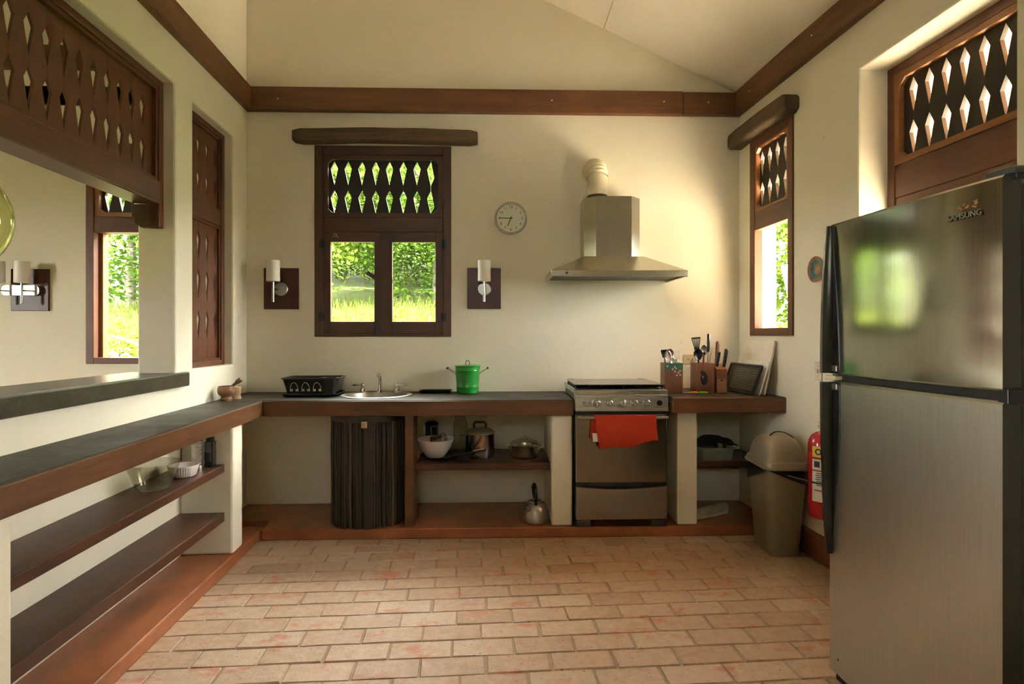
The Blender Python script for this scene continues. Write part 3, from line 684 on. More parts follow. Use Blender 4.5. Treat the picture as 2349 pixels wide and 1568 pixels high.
# ------------------------------------------------------------------ wall sconces
def sconce(x, z, w, h, sh, label, double=False):
    s = thing('wall_sconce', label, 'wall lamp', T((x, DB, z)))
    part('back_plate', box(-w / 2, w / 2, -.018, 0, -h / 2, h / 2), 'plate_wood', s, bevel=.003)
    if double:
        part('bracket', MB().prism([(p[0], p[1]) for p in roundrect(.135, .037, .03, 6, -.045, -.005)], -.045, -.018), 'steel_d', s)
    else:
        part('rosette', MB().lathe([(.052, -.018), (.052, -.026), (.047, -.032), (.0001, -.034)], 32, (.002, 0, -.005), axis='y'), 'steel_d', s, smooth=True)
    for i, dx in enumerate(sh):
        part('arm', MB().tube([(.0 if not double else dx + .03, -.03, -.008), (dx, -.10, -.012)], .006, 8), 'chrome', s, smooth=True)
        part('rod', MB().tube([(dx, -.10, -.105), (dx, -.10, .06)], .0085, 12), 'chrome', s, smooth=True)
        part('shade', MB().lathe([(.0001, .045), (.046, .045), (.048, .047), (.048, .200), (.044, .200), (.044, .05)], 28, (dx, -.10, 0)), 'shade', s, smooth=True)
        for q in (-1, 1): part('screw', MB().tube([(dx + q * .045, -.10, .066), (dx + q * .058, -.10, .066)], .003, 8), 'chrome', s)
sconce(-1.609, 1.683, .256, .308, (-.026,), 'single opal glass sconce beside the corner shutter on dark square plate')
sconce(-.091, 1.688, .254, .307, (.003,), 'single opal glass sconce below the clock on dark square plate')
sconce(-3.447, 1.669, .272, .310, (.012, -.165), 'double opal glass sconce seen through the serving hatch', True)

# ------------------------------------------------------------------ cooker hood
hd = thing('cooker_hood', 'stainless steel pyramid cooker hood above the stove', 'cooker hood')
HX = .845
part('chimney', MB().loft([[(p[0], p[1], z) for p in ((HX - .205, DB), (HX - .205, 4.135), (HX - .128, 4.06), (HX + .128, 4.06), (HX + .205, 4.135), (HX + .205, DB))] for z in (1.88, 2.333)]), 'hood', hd)
part('canopy', MB().loft([[(.372, DB, 1.775), (.372, 3.835, 1.775), (1.306, 3.835, 1.775), (1.306, DB, 1.775)], [(HX - .215, DB, 1.90), (HX - .215, 4.06, 1.90), (HX + .215, 4.06, 1.90), (HX + .215, DB, 1.90)]]), 'hood', hd)
part('rim', MB().box(.372, 1.306, 3.835, 3.850, 1.735, 1.775).box(.372, .387, 3.85, DB, 1.735, 1.775).box(1.291, 1.306, 3.85, DB, 1.735, 1.775), 'hood', hd, bevel=.002)
part('filter', box(.387, 1.291, 3.85, DB, 1.752, 1.760), 'grey', hd)
for k in range(4): part('button', MB().lathe([(.0001, -.006), (.0045, -.006), (.0045, 0)], 12, (1.150 + .022 * k, 3.835, 1.755), axis='y'), 'chrome', hd)
part('badge', MB().lathe([(.0001, -.002), (.008, -.002), (.008, 0)], 12, (.478, 3.835, 1.757), axis='y'), 'ink', hd)
for x in (.45, 1.22): part('lamp_glass', MB().lathe([(.0001, 1.749), (.03, 1.749), (.032, 1.753)], 20, (x, 3.93, 0)), 'shade', hd)
dc = thing('exhaust_duct', 'cream corrugated exhaust duct bending from the hood into the wall', 'duct')
dp = [(.745, 4.17, 2.333 + .012 * k) for k in range(15)]; dr_ = [.070 + .0015 * (k % 2) for k in range(15)]
part('straight_pipe', MB().tube([(.745, 4.17, 2.36), (.745, 4.17, 2.50)], .074, 28, False), 'duct', dc, smooth=True)
bend = []; br = []
for k in range(37):
    a = R(100) * k / 36; bend.append((.745 - .012 * k / 36, 4.17 + .105 * (1 - math.cos(a)) , 2.495 + .085 * math.sin(a))); br.append(.076 + (.004 if k % 4 < 2 else -.003))
bend.append((.732, DB + .02, 2.57)); br.append(.076)
part('corrugated_bend', MB().tube(bend, br, 28, False), 'duct', dc, smooth=True)
part('collar', MB().lathe([(.072, 2.333), (.076, 2.338), (.074, 2.344), (.078, 2.350), (.074, 2.358), (.072, 2.364)], 28, (.745, 4.17, 0)), 'grey', dc, smooth=True)

# ------------------------------------------------------------------ stove
st = thing('stove', 'stainless steel gas stove with oven and glass lid', 'stove')
x0, x1 = .518, 1.132; yf = 3.735
part('body', MB().box(x0 + .004, x1 - .004, yf + .03, 4.27, .115, .94), 'grey', st)
part('cooktop', MB().box(x0, x1, yf - .015, 4.27, .945, .975), 'steel', st, bevel=.005)
part('burner_well', box(x0 + .025, x1 - .025, yf + .02, 4.25, .9755, .978), 'blackm', st)
part('control_panel', MB().prism([(yf - .03, .836), (yf - .018, .945), (yf + .05, .945), (yf + .05, .836)], x0, x1, 'x'), 'steel', st, bevel=.004)
for x, r in ((.658, .024), (.743, .021), (.829, .023), (.906, .021), (.988, .021)):
    kb = part('knob', MB().lathe([(r * 1.25, 0), (r * 1.25, -.004), (r, -.005), (r * .92, -.022), (r * .8, -.024), (.0001, -.024)], 24, (0, 0, 0), axis='y'), 'steel_d', st, T((x, yf - .024, .890)) @ Matrix.Rotation(R(-6), 4, 'X'), smooth=True)
    part('grip_ridge', box(-.005, .005, -.031, -.022, -r * .85, r * .85), 'steel', kb, bevel=.002)
for x in (.580, .614): part('push_button', MB().lathe([(.012, 0), (.012, -.004), (.009, -.005), (.0001, -.005)], 16, (x, yf - .024, .890), axis='y'), 'steel_d', st, smooth=True)
part('timer_knob', MB().lathe([(.019, 0), (.017, -.008), (.0001, -.009)], 20, (1.074, yf - .024, .890), axis='y'), 'black', st, smooth=True)
mk = MB()
for x in (.690, .862, .940, 1.022): mk.box(x - .004, x + .004, yf - .0195, yf - .019, .925, .929)
part('panel_marks', mk, 'ink', st)
part('oven_door', box(x0 + .004, x1 - .004, yf - .012, yf + .03, .365, .815), 'oven', st, bevel=.006)
part('door_gap', box(x0 + .006, x1 - .006, yf - .004, yf + .03, .815, .836), 'blackm', st)
part('oven_handle', MB().tube([(x0 + .01, yf - .045, .797), (x1 - .008, yf - .045, .797)], .0105, 14), 'steel_d', st, smooth=True)
for x in (x0 + .03, x1 - .03): part('handle_bracket', box(x - .012, x + .012, yf - .045, yf - .005, .787, .805), 'steel_d', st, bevel=.002)
part('drawer_gap', box(x0 + .006, x1 - .006, yf - .002, yf + .03, .340, .365), 'blackm', st)
part('drawer', MB().prism([(x0 + .006, .125), (x1 - .006, .125), (x1 - .006, .343)] + [(x1 - .006 - (x1 - x0 - .012) * k / 12, .343 - .020 * math.sin(PI * k / 12)) for k in range(1, 12)] + [(x0 + .006, .343)], yf - .022, yf + .03), 'drawer', st, bevel=.004)
for x in (x0 + .06, x1 - .06): part('foot', MB().box(x - .045, x + .045, yf + .0, yf + .09, .07, .116), 'grey', st, bevel=.004)
for gx in (.665, .985):
    g = MB()
    for y in (3.83, 3.93, 4.08, 4.18): g.tube([(gx - .13, y, .990), (gx + .13, y, .990)], .005, 6)
    for x in (gx - .13, gx - .04, gx + .04, gx + .13): g.tube([(x, 3.79, .990), (x, 4.22, .990)], .005, 6)
    for x in (gx - .13, gx + .13):
        for y in (3.80, 4.21): g.tube([(x, y, .976), (x, y, .990)], .005, 6)
    part('grate', g, 'blackm', st)
    for y in (3.90, 4.12): part('burner_cap', MB().lathe([(.045, .978), (.045, .984), (.035, .988), (.0001, .989)], 20, (gx, y, 0)), 'steel_d', st, smooth=True)
part('glass_lid', MB().prism(roundrect(.300, .245, .02, 4, .826, 4.01), 1.002, 1.007, 'z'), 'lidglass', st)
for x in (.56, 1.09): part('lid_hinge', box(x - .02, x + .02, 4.25, 4.268, .975, 1.010), 'steel', st)
part('side_trim', MB().box(x0 - .004, x0, yf, 4.27, .95, .985), 'steel', st)
# towel hung over the oven rail
tw = thing('dish_towel', 'bright orange dish towel folded over the oven rail', 'towel')
def towel_front(s, t):
    xL = .640 + .030 * t ** 1.3; xR = 1.040 + .012 * t; x = xL + (xR - xL) * s
    zb = .598 + .050 * max(0, (s - .12) / .88) ** 1.2 + .008 * math.sin(s * 9); z = .811 + (zb - .811) * t
    y = yf - .059 - .010 * t + .004 * math.sin(s * 14 + t * 3) * t + .003 * math.sin(s * 5 - t * 6)
    return (x, y, z)
def towel_back(s, t):
    x = .625 + .415 * s - .012 * t; return (x, yf - .032 + .006 * t, .811 - .155 * t + .012 * s * t)
part('front_fold', MB().grid(towel_front, 40, 24), 'towel', tw, smooth=True, solid=.004)
part('back_fold', MB().grid(towel_back, 20, 10), 'towel', tw, smooth=True, solid=.004)
part('top_fold', MB().grid(lambda s, t: ((.628 + .004 * t) + .412 * s, yf - .045 + .0145 * math.cos(PI * t), .797 + .012 + .007 * math.sin(PI * t)), 20, 8), 'towel', tw, smooth=True, solid=.004)
part('care_tag', MB().grid(lambda s, t: (.624 + .034 * s + .004 * t, yf - .060 - .003 * t, .700 - .056 * t), 3, 4), 'paper', tw, solid=.001)

# ------------------------------------------------------------------ refrigerator
ft = Vector((-.066, .998, 0)).normalized(); fn = Vector((-ft.y, ft.x, 0))
fr = thing('refrigerator', 'tall two door stainless steel refrigerator with dark side handles', 'refrigerator', frame(1.302, 2.186, -ft, -fn))
W = .709; BOW = .010
def fy(x): return -BOW * (1 - abs(2 * x / W - 1) ** 2.0)
def door(z0, z1, xa=0.0, xb=W):
    n = 24; rings = []
    for z, ins in ((z0, .006), (z0 + .006, 0), (z1 - .008, 0), (z1, .008)):
        f = [(xa + (xb - xa) * k / n, fy(xa + (xb - xa) * k / n) + ins, z) for k in range(n + 1)]
        rings.append(f + [(xb, .055, z), (xa, .055, z)])
    return MB().loft(rings)
part('cabinet', box(.004, W - .004, .062, .60, .03, 1.745), 'grey', fr, bevel=.006)
up = part('freezer_door', door(1.186, 1.765), 'fridge', fr, smooth=True)
lo = part('main_door', door(.035, 1.158), 'fridge_lo', fr, smooth=True)
for d in (up, lo):
    d.data.materials.append(M['grey'])
    for p in d.data.polygons:
        if abs(p.normal.x) > .9: p.material_index = 1
part('gasket', box(.012, W - .012, .050, .064, .05, 1.75), 'black', fr)
part('door_divider', MB().loft([[(W * k / 20, fy(W * k / 20) + .012, z) for k in range(21)] + [(W, .05, z), (0, .05, z)] for z in (1.160, 1.184)]), 'black', fr)
part('divider_tip', box(-.004, .060, -.020, .03, 1.165, 1.179), 'ivory2', fr, bevel=.003)
def strip(zs, wfn, off):
    rings = []
    return MB().grid(lambda s, t: (wfn(zs[0] + (zs[1] - zs[0]) * t) * s, fy(wfn(zs[0] + (zs[1] - zs[0]) * t) * s) - off, zs[0] + (zs[1] - zs[0]) * t), 6, 30)
def grip(z0, z1, dirn):
    rings = []; n = 24
    for k in range(n + 1):
        t = k / n; z = z0 + (z1 - z0) * t; e = math.sin(PI / 2 * min(1, (t if dirn > 0 else 1 - t) * 1.0 + .02)) ** .6
        w = .016 + .010 * e; d = .012 + .030 * e
        rings.append([(-.003, .02, z), (-.006, -d * .75, z), (.002, -d, z), (w * .8, -d * .98 - .004, z), (w, -d * .7 - .003, z), (w, -.002, z)])
    return MB().loft(rings)
rc = part('recess', strip((1.188, 1.76), lambda z: .068 * (1 - ((z - 1.188) / .60) ** 1.6 * .85), .0015), 'black', up, smooth=True, solid=.001)  # flat black strip laid on the door stands for the dark handle recess
rc2 = part('recess', strip((.50, 1.156), lambda z: .006 + .062 * min(1, ((z - .50) / .45)) ** .7, .0015), 'black', lo, smooth=True, solid=.001)  # lower door: black strip again instead of a sunken, dark recess
part('handle', grip(1.190, 1.758, -1), 'handle', up, smooth=True)
part('handle', grip(.49, 1.155, 1), 'handle', lo, smooth=True)
part('handle_cap', box(.026, .058, fy(.04) - .010, fy(.04) + .004, 1.196, 1.220), 'steel_d', up, bevel=.004)
part('handle_cap', box(.026, .058, fy(.04) - .010, fy(.04) + .004, 1.126, 1.150), 'steel_d', lo, bevel=.004)
lx = W - .108
face_rot = Matrix.Rotation(math.atan2(fy(lx + .03) - fy(lx - .03), .06), 4, 'Z') @ RX
me = text_mesh('SAMSUNG', .0235, .0012); me.materials.append(M['steel'])
obj('brand_lettering', me, None, up, T((lx, fy(lx) - .0032, 1.676)) @ face_rot)
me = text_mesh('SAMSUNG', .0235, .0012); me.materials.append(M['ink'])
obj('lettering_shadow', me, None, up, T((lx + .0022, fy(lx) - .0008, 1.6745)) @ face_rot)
sk_ = MB()
rnd = random.Random(4)
for k in range(16):
    x = lx - .022 + .062 * rnd.random(); z = 1.693 + .022 * rnd.random(); w = .002 + .006 * rnd.random(); h = .0015 + .0045 * rnd.random()
    sk_.add([(x - w, fy(x - w) - .0008, z - h * .4), (x + w * .3, fy(x + w * .3) - .0008, z - h), (x + w, fy(x + w) - .0008, z + h * .3), (x - w * .2, fy(x - w * .2) - .0008, z + h)], [(0, 1, 2, 3)])
part('worn_sticker', sk_, 'claymid', up)
part('chip_mark', MB().lathe([(.0001, -.0006), (.004, -.0006)], 10, (.055, fy(.055) - .0003, .10), axis='y', sy=1.5), 'ink', lo)
part('hinge_cover', MB().loft([rr3(.045, .05, .02, 1.766), rr3(.045, .05, .02, 1.780), rr3(.030, .035, .015, 1.790)]), 'grey', fr, T((W - .03, .06, 0)), smooth=True)
part('hinge_bracket', box(W - .06, W + .012, .03, .14, 1.752, 1.770), 'black', fr, bevel=.004)
part('hinge_bracket', box(W - .02, W + .012, .005, .10, 1.150, 1.194), 'black', fr, bevel=.004)
part('base_grille', box(.01, W - .01, .02, .06, .0, .035), 'black', fr)
for x in (.06, W - .06):
    part('foot', MB().lathe([(.02, .0), (.02, .03)], 12, (x, .5, 0)), 'black', fr)

# ------------------------------------------------------------------ bin
bn = thing('swing_bin', 'taupe plastic swing lid bin with black bag', 'bin', T((1.748, 3.505, 0)) @ Matrix.Rotation(R(-3), 4, 'Z'))
def rr4(hx, hy, r, z, cx=0, cy=0): return [(p[0], p[1], z) for p in roundrect(hx, hy, r, 6, cx, cy)]
part('tub', MB().loft([rr4(.088, .128, .05, .002), rr4(.094, .134, .05, .012), rr4(.125, .170, .05, .52), rr4(.121, .166, .05, .52), rr4(.090, .13, .045, .02)]), 'bin', bn, smooth=True)
bgm = MB(); prof = roundrect(.127, .172, .05, 6)
nb = len(prof); ring0 = [(p[0], p[1], .535) for p in prof]; ring1 = []
for i, p in enumerate(prof):
    a = math.atan2(p[1], p[0]); drop = .07 + .055 * math.sin(a * 2 + 2.4) + .012 * math.sin(a * 9)
    ring1.append((p[0] * (1.012 - .03 * drop), p[1] * (1.012 - .03 * drop), .535 - drop))
bgm.add(ring0 + ring1, [(i, (i + 1) % nb, nb + (i + 1) % nb, nb + i) for i in range(nb)])
part('bin_bag', bgm, 'bag', bn, smooth=True)
lidp = part('lid', MB().loft([rr4(.134, .180, .05, .528), rr4(.140, .186, .055, .534), rr4(.140, .186, .055, .548), rr4(.132, .178, .05, .552), rr4(.130, .176, .05, .568), rr4(.118, .162, .05, .578),
                             rr4(.114, .150, .05, .62), rr4(.106, .128, .05, .665), rr4(.090, .095, .048, .698), rr4(.066, .058, .04, .712), rr4(.03, .02, .015, .716)]), 'binlid', bn, smooth=True)
part('swing_flap', MB().ball((0, 0, 0), 1, 24, .072, .082, .016), 'binlid', bn, T((.012, -.072, .682)) @ Matrix.Rotation(R(38), 4, 'X'), smooth=True)
part('flap_gap', MB().lathe([(.098, 0), (.104, .003), (.110, 0)], 30, sx=.78, sy=.86), 'ink', bn, T((.012, -.075, .679)) @ Matrix.Rotation(R(38), 4, 'X'))

# ------------------------------------------------------------------ fire extinguisher, plate and switches on the right wall
ep = Rp(1.175, .086)
ex = thing('fire_extinguisher', 'red fire extinguisher strapped to the right wall', 'fire extinguisher', T((ep.x, ep.y, .315)))
part('cylinder', MB().lathe([(.0001, .004), (.06, 0), (.074, .004), (.078, .014), (.078, .03), (.080, .034), (.080, .40), (.076, .43), (.062, .458), (.040, .474), (.022, .480), (.0001, .480)], 40), 'red', ex, smooth=True)
part('valve', MB().lathe([(.018, .478), (.020, .50), (.015, .52), (.0001, .522)], 16), 'steel_d', ex, smooth=True)
part('lever', MB().box(-.055, .03, -.010, .010, .520, .527).box(-.045, .02, -.009, .009, .502, .508), 'steel', ex, Matrix.Rotation(R(35), 4, 'Z'))
part('pull_ring', MB().tube([(-.028 + .014 * math.cos(a), -.016, .520 + .014 * math.sin(a)) for a in [2 * PI * q / 16 for q in range(17)]], .002, 6), 'chrome', ex)
def wrap(a0, a1, z0, z1, r=.0808): return MB().grid(lambda s, t: (r * math.cos(R(a0 + (a1 - a0) * s)), r * math.sin(R(a0 + (a1 - a0) * s)), z0 + (z1 - z0) * t), 8, 1)
part('label', wrap(196, 246, .345, .405), 'yellow', ex); part('label', wrap(196, 236, .275, .335), 'paper', ex); part('label', wrap(196, 256, .10, .268), 'paper', ex)
for k in range(7): part('label_print', wrap(214 - k % 2 * 4, 250, .255 - .011 * k, .260 - .011 * k, .0812), 'ink', ex)
part('label_print', wrap(205, 226, .29, .323, .0812), 'ink', ex); part('label_print', wrap(206, 250, .160, .166, .0812), 'red', ex)
part('badge_ring', MB().lathe([(.010, -.0006), (.017, -.0006)], 20, (0, 0, 0), axis='y'), 'ink', ex, T((.0815 * math.cos(R(221)), .0815 * math.sin(R(221)), .376)) @ Matrix.Rotation(R(221 + 90), 4, 'Z'))
part('strap', MB().lathe([(.081, .198), (.083, .198), (.083, .208), (.081, .208)], 36), 'black', ex)
tag(part('strap_band', MB().tube([(-.074, -.03, .203), (-.13, .01, .212), (-.17, .07, .216)], .004, 6), 'black', ex))
tag(part('wall_hook', box(-.02, .02, .078, .10, .42, .50), 'blackm', ex, Matrix.Rotation(R(-93), 4, 'Z')))
dp_ = thing('wall_plate', 'small painted clay plate hanging on the right wall', 'plate', WR @ T((1.001, 0, 1.725)))
part('dish', MB().lathe([(.0001, -.010), (.045, -.011), (.052, -.016), (.074, -.026), (.078, -.025), (.076, -.018), (.05, -.002), (.0001, 0)], 40, axis='y'), 'terracotta', dp_, smooth=True)
part('glaze_ring', MB().lathe([(.034, -.0117), (.046, -.0122), (.052, -.0168), (.060, -.0205)], 40, axis='y'), 'teal', dp_, smooth=True)
part('glaze_centre', MB().lathe([(.0001, -.0112), (.030, -.0118)], 9, axis='y'), 'claymid', dp_)
sw = thing('wall_switch', 'ivory switch plate on the right wall beside the refrigerator', 'switch', WR @ T((1.0, 0, 1.122)))
part('cover', box(-.036, .036, -.007, 0, -.056, .056), 'ivory2', sw, bevel=.003); part('toggle', box(-.006, .006, -.016, -.006, -.012, .012), 'ivory', sw, bevel=.002)
for z in (-.03, .03): part('screw', MB().lathe([(.0001, -.009), (.003, -.009), (.003, -.006)], 8, (0, 0, z), axis='y'), 'steel_d', sw)
ol = thing('power_outlet', 'yellowed outlet plate on the back wall between the utensil holders', 'outlet', T((1.492, DB, 1.15)))
part('cover', box(-.058, .058, -.007, 0, -.038, .038), 'ivory', ol, bevel=.003)
for x in (-.022, .020):
    for q in (-.006, .006): part('slot', box(x + q - .0015, x + q + .0015, -.0078, -.0065, -.006, .006), 'ink', ol)
pc = thing('power_plug', 'white plug and cord in the yellowed outlet', 'plug')
part('plug', MB().tube([(1.512, DB - .008, 1.152), (1.516, DB - .035, 1.155)], [.012, .010], 10), 'white', pc, smooth=True)
part('cord', MB().tube([(1.516, DB - .034, 1.155), (1.524, DB - .055, 1.148), (1.510, DB - .06, 1.12), (1.46, DB - .05, 1.095), (1.42, DB - .04, 1.06), (1.40, DB - .03, .99), (1.40, DB - .03, .935)], .004, 8), 'white', pc, smooth=True)

# ------------------------------------------------------------------ utensils by the stove
ZR = .9305
def holder(x, y, w, h, label, deco):
    t = thing('utensil_holder', label, 'holder', T((x, y, ZR)) @ Matrix.Rotation(R(-4), 4, 'Z'))
    a = w / 2; part('case', MB().loft([[(sx * q, sy * q, z) for sx, sy in ((-1, -1), (1, -1), (1, 1), (-1, 1))] for q, z in ((a, 0), (a, h), (a - .010, h), (a - .010, .01))]), 'block', t, bevel=.002)
    deco(t, a, h); return t
def deco1(t, a, h):
    part('painted_band', MB().prism([(-a, h)] + [(-a + 2 * a * k / 12, h - .045 - .018 * math.sin(k * 1.9)) for k in range(13)] + [(a, h)], -a - .0012, -a + .001), 'greenpaint', t)
    rnd = random.Random(2)
    for k in range(9):
        cx, cz = rnd.uniform(-a + .015, a - .015), h - rnd.uniform(.015, .085)
        part('painted_flower', MB().prism([(cx + (.009 if q % 2 else .0035) * math.cos(q * PI / 5), cz + (.009 if q % 2 else .0035) * math.sin(q * PI / 5)) for q in range(10)], -a - .0022, -a), 'paper', t)
def deco2(t, a, h):
    part('painted_bird', MB().prism([(-.030, .150), (-.018, .160), (-.012, .150), (.004, .145), (.018, .120), (.020, .085), (.010, .060), (-.012, .055), (-.026, .070), (-.030, .10), (-.024, .13)], -a - .0012, -a + .001), 'ink', t)
    part('painted_beak', MB().prism([(-.018, .118), (-.014, .102), (-.008, .118), (-.0105, .118), (-.0135, .107), (-.0155, .118)], -a - .002, -a), 'paper', t)
h1x, h1y, h2x, h2y = 1.238, 3.985, 1.462, 4.000
holder(h1x, h1y, .128, .210, 'wooden utensil holder with green painted flower band', deco1)
holder(h2x, h2y, .130, .208, 'wooden utensil holder with painted black bird', deco2)
def utensil(name, label, cat, base, tip, head, hmat, smat, group=None, rs=.0045):
    """shaft from base to tip, and a head mesh built at the tip in a frame that looks along the shaft"""
    b, p = Vector(base), Vector(tip); d = (p - b).normalized()
    xa = Vector((1, 0, 0)); xa = (xa - d * xa.dot(d)).normalized(); ya = d.cross(xa)
    m = Matrix.Identity(4)
    for i in range(3): m[i][0] = xa[i]; m[i][1] = ya[i]; m[i][2] = d[i]; m[i][3] = p[i]
    t = thing(name, label, cat, m, group); L = (p - b).length
    part('shaft', MB().tube([(0, 0, -L), (0, 0, 0)], rs, 8), smat, t, smooth=True)
    head(t, hmat); return t
def hd_spoon(w, h, dep=.012):
    def f(t, mt):
        part('bowl', MB().grid(lambda s, q: (w * math.sin(PI * (q * .96 + .02)) ** .75 * (2 * s - 1), dep * (1 - (2 * s - 1) ** 2) * math.sin(PI * q), h * q - .004), 10, 12), mt, t, smooth=True, solid=.003)
    return f
def hd_spatula(w, h):
    def f(t, mt):
        mb = MB().box(-w * .6, w * .6, -.002, .002, 0, h * .22)
        mb.box(-w, w, -.002, .002, h * .86, h)
        for k in range(5):
            x = -w + (2 * w - .006) * k / 4; xb = -w * .6 + (1.2 * w - .006) * k / 4
            mb.add([(xb, -.002, h * .2), (xb + .006, -.002, h * .2), (x + .006, -.002, h * .88), (x, -.002, h * .88), (xb, .002, h * .2), (xb + .006, .002, h * .2), (x + .006, .002, h * .88), (x, .002, h * .88)], [(0, 3, 2, 1), (4, 5, 6, 7), (0, 1, 5, 4), (1, 2, 6, 5), (2, 3, 7, 6), (3, 0, 4, 7)])
        part('slotted_blade', mb, mt, t)
    return f
def hd_fork(w, h, n=4):
    def f(t, mt):
        mb = MB().box(-w, w, -.002, .002, 0, h * .3)
        for k in range(n):
            x = -w + .002 + (2 * w - .004) * k / (n - 1); mb.tube([(x, 0, h * .25), (x, .004, h * .7), (x * 1.05, -.004, h)], [.0022, .0018, .0012], 6)
        part('tines', mb, mt, t)
    return f
def hd_whisk(w, h):
    def f(t, mt):
        mb = MB()
        for k in range(5):
            a = PI * k / 5; mb.tube([(w * math.sin(PI * q / 10) * math.cos(a), w * math.sin(PI * q / 10) * math.sin(a), h * (.5 - .5 * math.cos(PI * q / 10))) for q in range(11)], .0014, 5)
        part('wires', mb, mt, t)
    return f
def hd_rake(w, h):
    def f(t, mt):
        mb = hd = MB(); mb.grid(lambda s, q: (w * (2 * s - 1) * (.6 + .4 * q), .012 * math.sin(PI * q), h * q), 6, 6)
        for k in range(6):
            x = -w + 2 * w * k / 5; mb.tube([(x, 0, h * .8), (x * 1.1, -.012, h * 1.0), (x * 1.1, -.026, h * 1.05)], [.003, .0025, .002], 6)
        part('rake_head', mb, mt, t)
    return f
zb = ZR + .03
utensil('pasta_rake', 'black toothed pasta rake in the flower painted holder', 'utensil', (h1x - .03, h1y, zb), (h1x - .045, h1y + .01, ZR + .245), hd_rake(.022, .055), 'black', 'black')
utensil('serving_spoon', 'dark wooden serving spoon in the flower painted holder', 'utensil', (h1x, h1y + .02, zb), (h1x + .000, h1y + .03, ZR + .250), hd_spoon(.026, .062), 'block', 'block')
utensil('serving_fork', 'pale serving fork leaning out of the flower painted holder', 'utensil', (h1x + .01, h1y - .01, zb), (h1x + .035, h1y - .01, ZR + .235), hd_fork(.022, .065, 5), 'paper', 'steel_d')
utensil('serving_fork', 'steel serving fork standing upright in the flower painted holder', 'utensil', (h1x + .02, h1y + .01, zb), (h1x + .020, h1y + .015, ZR + .225), hd_fork(.017, .060), 'steel', 'steel')
utensil('egg_whisk', 'small wire whisk in the flower painted holder', 'whisk', (h1x - .02, h1y - .02, zb), (h1x - .030, h1y - .025, ZR + .22), hd_whisk(.022, .075), 'steel', 'steel')
utensil('table_spoon', 'steel spoon low in the flower painted holder', 'spoon', (h1x + .0, h1y - .03, zb), (h1x - .002, h1y - .035, ZR + .205), hd_spoon(.017, .05, .008), 'steel', 'steel')
utensil('slotted_spatula', 'black slotted spatula in the bird painted holder', 'spatula', (h2x - .005, h2y + .02, zb), (h2x - .028, h2y + .025, ZR + .300), hd_spatula(.032, .090), 'black', 'black')
utensil('ladle_spoon', 'big black spoon in front of the slotted spatula', 'spoon', (h2x - .02, h2y - .02, zb), (h2x - .036, h2y - .03, ZR + .230), hd_spoon(.032, .088, .018), 'black', 'black', rs=.006)
utensil('basting_spoon', 'large steel spoon behind the long black knife handle', 'spoon', (h2x + .02, h2y + .02, zb), (h2x + .026, h2y + .03, ZR + .262), hd_spoon(.026, .080, .014), 'steel_d', 'steel_d')
utensil('tongs', 'pair of steel tongs angled out of the bird painted holder', 'tongs', (h2x + .02, h2y - .02, zb), (h2x + .055, h2y - .02, ZR + .27), hd_fork(.008, .045, 2), 'steel', 'steel', rs=.006)
utensil('wooden_spoon', 'brown wooden spoon handle in the bird painted holder', 'spoon', (h2x + .0, h2y, zb), (h2x + .008, h2y - .01, ZR + .262), hd_spoon(.011, .028, .008), 'block', 'block', rs=.006)
utensil('sharpening_steel', 'long upright black handled sharpener in the bird painted holder', 'sharpener', (h2x + .035, h2y + .0, zb), (h2x + .043, h2y + .0, ZR + .285), lambda t, mt: part('handle', MB().tube([(0, 0, 0), (0, 0, .02), (0, 0, .12), (0, 0, .13)], [.008, .011, .011, .006], 12), mt, t, smooth=True), 'black', 'steel_d')
kb = thing('knife_block', 'light wooden knife block against the bird painted holder', 'knife block', T((1.585, 4.005, ZR)) @ Matrix.Rotation(R(-6), 4, 'Z'))
part('block', MB().prism([(-.07, 0), (.06, 0), (.06, .20), (-.07, .168)], -.036, .036, 'x'), 'block2', kb, bevel=.003)
part('dark_band', MB().box(-.0365, .0365, -.0715, -.0695, .10, .166), 'block', kb)
part('emblem', MB().lathe([(.0001, -.0725), (.008, -.0725), (.008, -.069)], 5, (.0, 0, .09), axis='y'), 'ink', kb)
def knife(x, y, z, L, lean, label, mt='black'):
    k = thing('knife', label, 'knife', T((x, y, z)) @ Matrix.Rotation(R(lean), 4, 'Y') @ Matrix.Rotation(R(6), 4, 'X'))
    part('handle', MB().loft([[(p[0], p[1], zz) for p in roundrect(w, d, w * .6, 3)] for zz, w, d in ((0, .008, .012), (.02, .0085, .013), (L * .6, .0095, .015), (L * .95, .0105, .016), (L, .007, .011))]), mt, k, smooth=True)
    part('blade', box(-.001, .001, -.010, .010, -.11, 0), 'steel', k)
knife(1.562, 3.985, ZR + .185, .105, 6, 'black handled knife at the holder side of the knife block')
knife(1.575, 4.030, ZR + .195, .165, 2, 'brown handled knife at the back of the knife block', 'block')
knife(1.612, 3.990, ZR + .175, .135, 7, 'black handled knife at the board side of the knife block')
for x, y, a, mt, lb in ((1.365, 3.905, 10, 'orangep', 'small paring knife with orange handle lying on the worktop'), (1.432, 3.90, -4, 'lime', 'small paring knife with lime green handle lying on the worktop')):
    k = thing('paring_knife', lb, 'knife', T((x, y, ZR + .008)) @ Matrix.Rotation(R(a), 4, 'Z'))
    part('handle', MB().loft([[(xx, p[0], p[1]) for p in roundrect(w, w * .7, w * .5, 3)] for xx, w in ((-.03, .006), (-.02, .009), (.02, .010), (.032, .006))]), mt, k, smooth=True)
    part('blade', box(-.075, -.028, -.006, .006, -.001, .001), 'steel', k)
